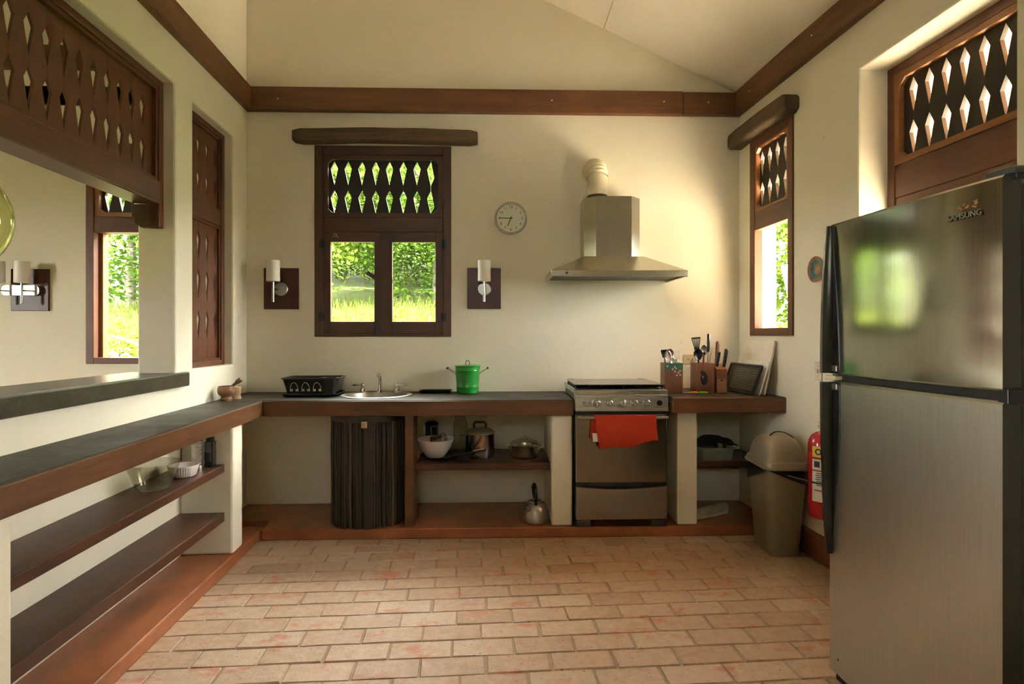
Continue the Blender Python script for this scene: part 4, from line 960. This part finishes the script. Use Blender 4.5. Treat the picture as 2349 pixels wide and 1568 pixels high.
# boards leaning in the corner (standing on the short worktop, against the right wall)
def leaning(name, label, cat, u0, u1, h, n0, lean, t, mat, extra=None, r=.012):
    m = WR @ T(((u0 + u1) / 2, -n0, ZR)) @ Matrix.Rotation(R(-lean), 4, 'X')
    b = thing(name, label, cat, m); w = (u1 - u0) / 2
    part('board', MB().prism([(p[0], p[1] + h / 2) for p in roundrect(w, h / 2, r, 4)], -t, 0), mat, b, bevel=.002)
    if extra: extra(b, w, h, t)
    return b
leaning('cutting_board', 'large stained white cutting board leaning in the corner', 'cutting board', .10, .55, .375, .085, 12, .014, 'cutting')
leaning('serving_tray', 'smaller white tray leaning in front of the cutting board', 'tray', .20, .575, .235, .135, 17, .010, 'white', None, .02)
def ribs(b, w, h, t):
    part('rim', ring_frame(-w + .004, w - .004, .004, h - .004, .014, -t - .010, -t + .002), 'tray', b, bevel=.004)
    for k in range(12): part('rib', MB().tube([(-w + .10, -t - .004, .035 + k * .0125), (w - .03, -t - .004, .035 + k * .0125)], .0022, 6), 'steel_d', b)
leaning('oven_tray', 'burnt black ribbed oven tray leaning in front of the white tray', 'tray', .13, .58, .215, .185, 20, .008, 'tray', ribs, .02)

# ------------------------------------------------------------------ pots on the shelf beside the post
ZS = .4745
pn = thing('frying_pan', 'black frying pan under the white bowl with long handle', 'pan', T((-.405, 4.01, ZS)))
part('pan', MB().lathe([(.0001, .002), (.10, .002), (.128, .022), (.130, .024), (.126, .024), (.098, .006), (.0001, .006)], 36), 'blackm', pn, smooth=True)
part('handle', MB().tube([(.10, -.06, .018), (.17, -.10, .035), (.25, -.13, .065), (.335, -.15, .085)], [.008, .009, .010, .008], 10), 'black', pn, smooth=True)
part('handle_trim', MB().tube([(.25, -.135, .074), (.325, -.153, .092)], .005, 8), 'steel', pn, smooth=True)
wb = thing('mixing_bowl', 'white mixing bowl standing in the frying pan', 'bowl', T((-.425, 4.00, ZS + .009)))
part('bowl', MB().lathe([(.0001, 0), (.055, 0), (.062, .004), (.075, .02), (.105, .065), (.130, .128), (.127, .128), (.101, .066), (.071, .024), (.0001, .006)], 44), 'ceramic', wb, smooth=True)
sj = thing('moka_pot', 'small steel coffee pot lying in the white bowl', 'coffee pot', T((-.40, 4.0, ZS + .128)) @ Matrix.Rotation(R(68), 4, 'Y') @ Matrix.Rotation(R(20), 4, 'X'))
part('body', MB().lathe([(.0001, -.05), (.042, -.05), (.044, -.045), (.033, .0), (.040, .045), (.036, .048), (.0001, .054)], 10), 'pot', sj, smooth=False)
part('knob', MB().ball((0, 0, .062), .009), 'chrome', sj, smooth=True)
part('handle', MB().tube([(0, .038, .03), (0, .062, .028), (0, .060, -.02)], .007, 8), 'black', sj, smooth=True)
fp = thing('french_press', 'dark glass coffee press behind the white bowl', 'coffee press', T((-.475, 4.215, ZS)))
part('glass_jug', MB().lathe([(.0001, .002), (.045, .002), (.048, .006), (.048, .20)], 28), 'darkglass', fp, smooth=True)
part('lid', MB().lathe([(.050, .20), (.050, .212), (.03, .224), (.0001, .226)], 28), 'black', fp, smooth=True)
part('frame', MB().tube([(.0, -.051, .01), (.0, -.051, .195)], .003, 6).tube([(.040, -.033, .01), (.040, -.033, .195)], .003, 6).tube([(.0, -.051, .193), (.040, -.033, .193)], .003, 6), 'chrome', fp)
gj = thing('glass_jar', 'tall clear glass jar behind the large pot', 'jar', T((-.262, 4.19, ZS)))
part('jar', MB().lathe([(.0001, .003), (.048, .003), (.054, .01), (.054, .20), (.046, .235), (.036, .252)], 28), 'bowlglass', gj, smooth=True)
part('lid', MB().lathe([(.040, .252), (.040, .268), (.0001, .270)], 24), 'steel_d', gj, smooth=True)
def pot(x, y, r, h, label, lid, group=None):
    p = thing('cooking_pot', label, 'pot', T((x, y, ZS)))
    part('body', MB().lathe([(.0001, .001), (r * .92, .001), (r * .97, .008), (r, .02), (r, h - .004), (r * 1.03, h), (r * 1.0, h), (r * .96, h - .01), (r * .96, .02), (.0001, .012)], 40), 'pot', p, smooth=True)
    lid(p); return p
def lid_a(p):
    part('lid', MB().lathe([(.106, .168), (.104, .176), (.085, .192), (.05, .204), (.0001, .208)], 36), 'steel_d', p, smooth=True)
    part('lid_handle', MB().tube([(-.042, 0, .20), (-.042, 0, .232), (-.034, 0, .244), (.034, 0, .244), (.042, 0, .232), (.042, 0, .20)], .008, 8), 'black', p, smooth=True)
    part('side_handle', MB().tube([(-.10, -.025, .145), (-.140, -.02, .15), (-.145, 0, .15), (-.140, .02, .15), (-.10, .025, .145)], .0045, 8), 'chrome', p, smooth=True)
pot(-.115, 4.04, .103, .168, 'large steel pot with black handled lid on the shelf', lid_a)
def lid_b(p):
    part('glass_lid', MB().lathe([(.104, .088), (.102, .096), (.085, .112), (.05, .124), (.0001, .128)], 36), 'bowlglass', p, T((.0, .0, .0)), smooth=True)
    part('lid_loop', MB().tube([(-.022, 0, .126), (-.020, 0, .142), (0, 0, .150), (.020, 0, .142), (.022, 0, .126)], .003, 8), 'chrome', p, smooth=True)
    for sx in (-1, 1): part('side_handle', MB().tube([(sx * .100, -.022, .05), (sx * .106, -.022, .07), (sx * .142, -.018, .088), (sx * .147, 0, .09), (sx * .142, .018, .088), (sx * .106, .022, .07), (sx * .100, .022, .05)], .004, 8), 'chrome', p, smooth=True)
pot(.200, 4.02, .102, .088, 'low steel pot with two wire handles and glass lid', lid_b)
sp = thing('saucepan', 'small black saucepan with thick handle in front of the large pot', 'pan', T((-.232, 3.925, ZS)))
part('pan', MB().lathe([(.0001, .001), (.045, .001), (.052, .006), (.054, .035), (.051, .035), (.048, .008), (.0001, .006)], 28), 'blackm', sp, smooth=True)
part('handle', MB().tube([(.04, -.02, .03), (.08, -.04, .038), (.12, -.05, .028)], [.008, .010, .012], 10), 'black', sp, smooth=True)
kt = thing('kettle', 'dull steel kettle with tall black handle on the plinth', 'kettle', T((.268, 3.875, .0705)))
part('body', MB().lathe([(.0001, .001), (.088, .001), (.094, .006), (.095, .02), (.088, .07), (.076, .105), (.058, .125), (.045, .131), (.0001, .136)], 40), 'steel_d', kt, smooth=True)
part('lid', MB().lathe([(.045, .131), (.043, .137), (.020, .146), (.0001, .148)], 28), 'steel', kt, smooth=True)
part('knob', MB().ball((0, 0, .152), .010), 'black', kt, smooth=True)
part('handle', MB().tube([(.0, .055, .120), (-.006, .062, .17), (-.010, .045, .22), (-.008, .0, .245), (-.004, -.045, .22), (0, -.062, .17), (0, -.055, .122)], [.008, .012, .014, .014, .014, .012, .008], 12), 'black', kt, smooth=True)
part('spout', MB().tube([(-.045, -.055, .09), (-.062, -.075, .115), (-.066, -.080, .128)], [.018, .013, .011], 12), 'steel_d', kt, smooth=True)

# ------------------------------------------------------------------ niche behind the bin
bx = thing('storage_box', 'cloudy plastic storage box on the niche shelf', 'box', T((1.545, 4.07, .4625)))
part('tub', MB().loft([rr4(.105, .14, .02, 0), rr4(.115, .15, .02, .072), rr4(.122, .157, .02, .075), rr4(.122, .157, .02, .085), rr4(.112, .147, .02, .085), rr4(.102, .137, .02, .004)]), 'boxplastic', bx, smooth=True)
cl = MB(); cl.grid(lambda s, t: (1.30 + .30 * s, 3.99 + .14 * t, .553 + .075 * math.sin(PI * s) ** .6 * (1 - .35 * s) * math.sin(PI * t) ** .6 + .012 * mnoise.noise((s * 6, t * 6, 1))), 18, 14)
tag(part('cloth_bag', cl.xf(T((.12, 0, 0))), 'bagcloth', None, smooth=True, solid=.006), 'crumpled black cloth bag lying on the storage box', 'bag')
gt = thing('measuring_cup', 'small steel cup beside the black cloth bag', 'cup', T((1.565, 3.935, .5485)))
for k, (dx, r) in enumerate(((.0, .020),)): part('cup', MB().lathe([(.0001, .0), (r * .8, 0), (r, .028), (r * .9, .028), (r * .7, .004)], 18, (dx, 0, 0)), 'steel_d', gt, smooth=True)
part('paddle', MB().tube([(.04, -.004, .008), (.075, -.01, .012)], .005, 8), 'palew', gt)
shm = MB()
def shoe(x, y, rot, label):
    s = thing('shoe', label, 'shoe', T((x, y, .0705)) @ Matrix.Rotation(R(rot), 4, 'Z'))
    def ring(xx, w, z0, z1): return [(xx, w * math.cos(a), z0 + (z1 - z0) * (.5 + .5 * math.sin(a)) if math.sin(a) > -.3 else z0) for a in [2 * PI * k / 16 for k in range(16)]]
    part('sole', MB().loft([[(xx, w * c, z) for c, z in ((-1, 0), (1, 0), (1, .018), (-1, .018))] for xx, w in ((-.115, .018), (-.09, .03), (-.03, .03), (.04, .040), (.09, .036), (.12, .016))]), 'rubber', s, bevel=.004)
    part('upper', MB().loft([ring(-.108, .022, .018, .07), ring(-.08, .03, .018, .075), ring(-.03, .031, .018, .070), ring(.02, .034, .018, .062), ring(.07, .036, .018, .042), ring(.105, .022, .018, .028)]), 'shoe', s, smooth=True)
shoe(1.435, 3.92, 200, 'pale canvas shoe lying nearer the white pier'); shoe(1.545, 3.975, 205, 'pale canvas shoe lying farther from the white pier')

# ------------------------------------------------------------------ things on the side bench
def at_L(u, n, z): p = Lp(u, n, z); return T((p.x, p.y, p.z))
mo = thing('mortar', 'turned brown wooden mortar standing on the side bench', 'mortar', at_L(.575, .082, .9085))
part('bowl', MB().lathe([(.0001, 0), (.036, 0), (.037, .014), (.030, .022), (.031, .030), (.048, .045), (.053, .065), (.051, .085), (.046, .096), (.041, .096), (.044, .08), (.04, .05), (.0001, .040)], 32), 'mortarw', mo, smooth=True)
pe = thing('pestle', 'wooden pestle leaning out of the mortar', 'pestle', at_L(.575, .082, .9085))
part('shaft', MB().tube([(-.015, 0, .05), (.030, .010, .090), (.055, .018, .113), (.062, .020, .120), (.082, .026, .136)], [.012, .008, .010, .015, .017], 14), 'mortarw', pe, smooth=True)
part('end_cap', MB().tube([(.0822, .026, .1362), (.086, .0272, .1394)], [.0165, .015], 14), 'palew', pe, smooth=True)
cu = thing('wooden_cup', 'pale wooden footed cup behind the mortar', 'cup', at_L(.455, .095, .9085))
part('cup', MB().lathe([(.0001, 0), (.034, 0), (.035, .010), (.030, .018), (.030, .028), (.036, .05), (.036, .078), (.031, .082), (.026, .078), (.0001, .05)], 28), 'palew', cu, smooth=True)
Z1 = .5915
gb = thing('glass_bowl', 'clear fluted glass bowl on the upper shelf', 'bowl', at_L(1.535, .135, Z1))
def flute(r, z, amp, n=80): return [(r * (1 + amp * abs(math.cos(5 * 2 * PI * k / n))) * math.cos(2 * PI * k / n), r * (1 + amp * abs(math.cos(5 * 2 * PI * k / n))) * math.sin(2 * PI * k / n), z) for k in range(n)]
part('bowl', MB().loft([flute(.060, .002, .02), flute(.072, .012, .04), flute(.090, .07, .05), flute(.112, .128, .05), flute(.114, .131, .05), flute(.109, .131, .05), flute(.105, .125, .05), flute(.084, .07, .05), flute(.066, .016, .04), flute(.05, .010, .02)]), 'bowlglass', gb, smooth=True)
rm = thing('ramekin', 'white ribbed ramekin beside the glass bowl', 'ramekin', at_L(1.275, .150, Z1))
def ribbed(r, z, amp, n=144): return [(r * (1 + amp * math.cos(36 * 2 * PI * k / n)) * math.cos(2 * PI * k / n), r * (1 + amp * math.cos(36 * 2 * PI * k / n)) * math.sin(2 * PI * k / n), z) for k in range(n)]
part('dish', MB().loft([ribbed(.052, .0, .0), ribbed(.060, .006, .015), ribbed(.072, .05, .015), ribbed(.074, .054, .0), ribbed(.074, .060, .0), ribbed(.069, .060, .0), ribbed(.066, .05, .0), ribbed(.050, .008, .0)]), 'ceramic', rm, smooth=True)
def canister(u, n, r, h, label, mt, glassb):
    c = thing('canister', label, 'canister', at_L(u, n, Z1))
    if glassb: part('body', MB().prism(roundrect(r, r, r * .35, 4), 0, h, 'z'), mt, c, bevel=.002)
    else: part('body', MB().lathe([(.0001, 0), (r, 0), (r, h), (.0001, h)], 28), mt, c, smooth=True)
    part('lid', MB().lathe([(r * .92, h), (r * .95, h + .022), (.0001, h + .024)], 24), 'black', c, smooth=True)
canister(1.065, .195, .024, .145, 'square glass shaker at the shelf end', 'darkglass', True)
canister(1.085, .135, .030, .150, 'steel canister with black lid next to the square shaker', 'steel', False)
# green glass lamp in the next room
gl = thing('pendant_lamp', 'yellow green glass globe lamp hanging in the adjoining room', 'lamp', T((-2.875, 3.0, 1.95)))
part('globe', MB().lathe([(max(1e-4, .31 * math.sin(PI * q / 28)), -.31 * math.cos(PI * q / 28)) for q in range(29)], 56), 'yellowglass', gl, smooth=True)
part('cord', MB().tube([(0, 0, .31), (0, 0, 2.55)], .004, 6), 'black', gl); part('cap', MB().lathe([(.05, .30), (.04, .35), (.0001, .36)], 20), 'steel_d', gl, smooth=True)

# ------------------------------------------------------------------ outside
def ground_z(x, y):
    r = max(0.0, y - 4.9); z = -.25 + (.95 * min(1, r / .9)) + .175 * max(0, r - .9) + .010 * max(0, r - 6) ** 2 * .3
    side = max(0.0, x - 3.4); left = max(0.0, -7.5 - x); frt = max(0.0, -4 - y)
    z2 = -.25 + .05 * side + .06 * left + .02 * frt
    w = min(1.0, max(0.0, (x - 2.6) / 2.5)); z = z * (1 - w * .65) + z2 * w * .65
    return max(z, z2) + .06 * mnoise.noise((x * .5, y * .5, 0)) - (0 if y > 4.9 else .0)
gm = MB(); n = 70
xs = [-28 + 60 * i / n for i in range(n + 1)]; ys = [-22 + 62 * j / n for j in range(n + 1)]
hs = {}
def inside(x, y): return -6.9 < x < 2.5 and -3.2 < y < 4.75
gm.add([(x, y, -.35 if inside(x, y) else ground_z(x, y)) for y in ys for x in xs], [(j * (n + 1) + i, j * (n + 1) + i + 1, (j + 1) * (n + 1) + i + 1, (j + 1) * (n + 1) + i) for j in range(n) for i in range(n)])
tag(part('hillside_ground', gm, 'ground', None, smooth=True), 'grassy hillside rising behind the house', None, None, 'structure')
def leaf_cluster(seed, count, size, shell=.55):
    rnd = random.Random(seed); mb = MB()
    for k in range(count):
        while True:
            p = Vector((rnd.uniform(-1, 1), rnd.uniform(-1, 1), rnd.uniform(-1, 1)))
            if shell < p.length < 1: break
        cl = mnoise.noise(p * 2.2 + Vector((seed, 0, 0)))
        if cl < -.12: continue
        d = Vector((rnd.gauss(0, 1), rnd.gauss(0, 1), rnd.gauss(0, .7) - .3)).normalized(); s = d.cross(Vector((rnd.gauss(0, 1), rnd.gauss(0, 1), rnd.gauss(0, 1)))).normalized()
        L = size * rnd.uniform(.6, 1.3); w = L * .28
        mb.add([p, p + d * L * .5 + s * w, p + d * L, p + d * L * .5 - s * w], [(0, 1, 2, 3)])
    return mb.mesh('foliage', False, False, False)
crowns = {m: [leaf_cluster(s, 12000, .062, .12) for s in (1, 2)] for m in ('leaf_a', 'leaf_b', 'leaf_c')}
for m, l in crowns.items():
    for me in l: me.materials.append(M[m])
def tree(x, y, h, r, m, label, group, trunk=.09, lean=0.0, seed=0):
    z = ground_z(x, y); t = thing('tree', label, 'tree', T((x, y, z - .05)), group); rnd = random.Random(seed)
    part('trunk', MB().tube([(0, 0, 0), (lean * .3, .05, h * .3), (lean * .7, 0, h * .6), (lean, 0, h * .9)], [trunk, trunk * .8, trunk * .55, trunk * .25], 10), 'bark', t, smooth=True)
    for k in range(4):
        a = rnd.uniform(0, 6.28); hb = h * rnd.uniform(.3, .6)
        part('branch', MB().tube([(lean * hb / h, 0, hb), (lean * hb / h + math.cos(a) * r * .5, math.sin(a) * r * .4, hb + h * .18), (lean * hb / h + math.cos(a) * r * .85, math.sin(a) * r * .8, hb + h * .28)], [trunk * .5, trunk * .35, trunk * .12], 7), 'bark', t, smooth=True)
    for k in range(2):
        me = crowns[m][k % 2]
        c = obj('foliage', me, None, t, T((lean + rnd.uniform(-.2, .2) * r, rnd.uniform(-.2, .2) * r, h * (.68 if k == 0 else .36))) @ Matrix.Rotation(rnd.uniform(0, 6.28), 4, 'Z') @ Matrix.Diagonal((r, r, h * (.42 if k == 0 else .34), 1)))
    return t
rnd = random.Random(11); ti = 0
G1 = 'trees on the hillside behind the house'; G2 = 'bushes on the slope behind the house'
for (x, y, h, r, m) in ((-1.4, 13.5, 4.6, 2.0, 'leaf_a'), (-4.6, 12.5, 5.4, 2.2, 'leaf_b'), (1.6, 14.5, 5.6, 2.2, 'leaf_b'), (-8.2, 13.0, 6.0, 2.4, 'leaf_a'), (4.6, 14.0, 6.2, 2.3, 'leaf_a'), (-3.1, 16.5, 6.5, 2.5, 'leaf_b'), (-11.5, 14.5, 6.5, 2.6, 'leaf_b'), (8.0, 13.2, 6.0, 2.6, 'leaf_b'), (.2, 18.0, 7.2, 2.8, 'leaf_a'), (-6.5, 18.0, 7, 2.8, 'leaf_a'), (5.6, 19.0, 7.5, 3.0, 'leaf_b'), (11.0, 16.5, 7, 2.8, 'leaf_a'), (-1.0, 21.5, 8.0, 3.2, 'leaf_b'), (3.0, 22.5, 8.5, 3.4, 'leaf_a'), (-5.0, 22.5, 8.5, 3.4, 'leaf_b')):
    ti += 1
    tree(x, y, h, r, m, {'leaf_a': 'deep green leafy tree on the hillside behind the house', 'leaf_b': 'bright green leafy tree on the hillside behind the house'}[m], G1 + (' deep' if m == 'leaf_a' else ' bright'), .11, rnd.uniform(-.6, .6), ti)
for (x, y, h, r) in ((9.6, -1.6, 6.2, 2.5), (9.2, -6.0, 6.2, 2.5), (6.6, -9.5, 6.5, 2.6), (3.2, -11.0, 6.2, 2.5)):  # unseen trees, added to keep low sky off the right windows
    ti += 1; tree(x, y, h, r, 'leaf_a', 'unseen leafy tree added to block low sky', 'unseen trees added against low sky', .11, .2, ti)
bush_me = [leaf_cluster(s, 900, .17, .1) for s in (21, 22, 23)]
for me in bush_me: me.materials.append(M['leaf_c'])
def bush(x, y, r, h, k):
    t = thing('leafy_weed', 'low yellow green leafy plant on the slope outside', 'plant', T((x, y, ground_z(x, y) - .04)), G2)
    part('stem', MB().tube([(0, 0, 0), (.03, 0, h * .5), (.0, .02, h * .9)], [.014, .010, .005], 6), 'bark', t)
    obj('foliage', bush_me[k % 3], None, t, T((0, 0, h * .55)) @ Matrix.Rotation(k * 1.3, 4, 'Z') @ Matrix.Diagonal((r, r, h * .55, 1)))
k = 0
for x in [-4.9 + .56 * i for i in range(10)]:
    k += 1; bush(x + rnd.uniform(-.15, .15), 6.7 + rnd.uniform(-.2, .35), .42 + rnd.uniform(0, .12), .62 + rnd.uniform(-.1, .16), k)
for (x, y) in ((3.9, 7.4), (4.6, 8.2), (3.6, 8.6), (5.4, 9.2), (4.4, 10.2), (6.2, 10.6), (5.0, 11.4)):
    k += 1; bush(x, y, .6, .95, k)
def rock_me(seed):
    bm = bmesh.new(); bmesh.ops.create_icosphere(bm, subdivisions=3, radius=1)
    for v in bm.verts: v.co *= 1 + .28 * mnoise.noise(v.co * 1.4 + Vector((seed, 0, 0))) + .08 * mnoise.noise(v.co * 4 + Vector((0, seed, 0)))
    me = bpy.data.meshes.new('rock'); bm.to_mesh(me); bm.free(); me.materials.append(M['rock']); return me
rocks = [rock_me(s) for s in (1, 2, 3)]
for i, (x, y, s) in enumerate(((-2.35, 9.0, .34), (-1.7, 9.3, .22), (-.55, 9.4, .40), (-3.2, 8.8, .20), (-5.0, 7.4, .45), (-4.3, 7.1, .38), (-5.7, 7.8, .5), (.2, 9.1, .25), (3.3, 7.7, .35), (4.7, 9.6, .4))):
    o = obj('rock', rocks[i % 3], None, None, T((x, y, ground_z(x, y) + s * .15)) @ Matrix.Rotation(i * 1.1, 4, 'Z') @ Matrix.Diagonal((s * 1.25, s, s * .62, 1)))
    tag(o, 'pale weathered rock lying on the grassy slope outside', 'rock', 'rocks on the slope outside')
gr = MB()
for k in range(16000):
    x = rnd.uniform(-8, 6.5); y = rnd.uniform(6.9, 13.2); z = ground_z(x, y); a = rnd.uniform(0, 6.28); h = rnd.uniform(.10, .34); w = .012; b = rnd.uniform(-.12, .12)
    c, s = math.cos(a) * w, math.sin(a) * w
    gr.add([(x - c, y - s, z - .03), (x + c, y + s, z - .03), (x + b, y + b * .6, z + h)], [(0, 1, 2)])
o = obj('grass', gr.mesh('grass', False, False, False), 'grass'); tag(o, 'long pale green grass covering the slope outside', 'grass', None, 'stuff')
tag(part('bounce_slab', box(2.3, 9.5, -5, 5.25, -.5, -.08), 'bounce_paving', None), 'unseen pale slab added beside the house to bounce light', None, None, 'structure')  # unseen pale ground, added to bounce sunlight in through the right windows
# porch pier and pole outside the narrow side window
tag(part('porch_pier', box(2.14, 2.54, 5.3, 5.7, -.3, 3.15), 'extwall', None, bevel=.02), 'cream plastered porch pier outside the narrow side window', 'pier')
tag(part('leaning_pole', MB().tube([(3.3, 5.55, .1), (2.95, 5.75, 2.05)], .035, 10), 'oak_z', None, smooth=True), 'brown wooden pole leaning outside the narrow side window', 'pole')
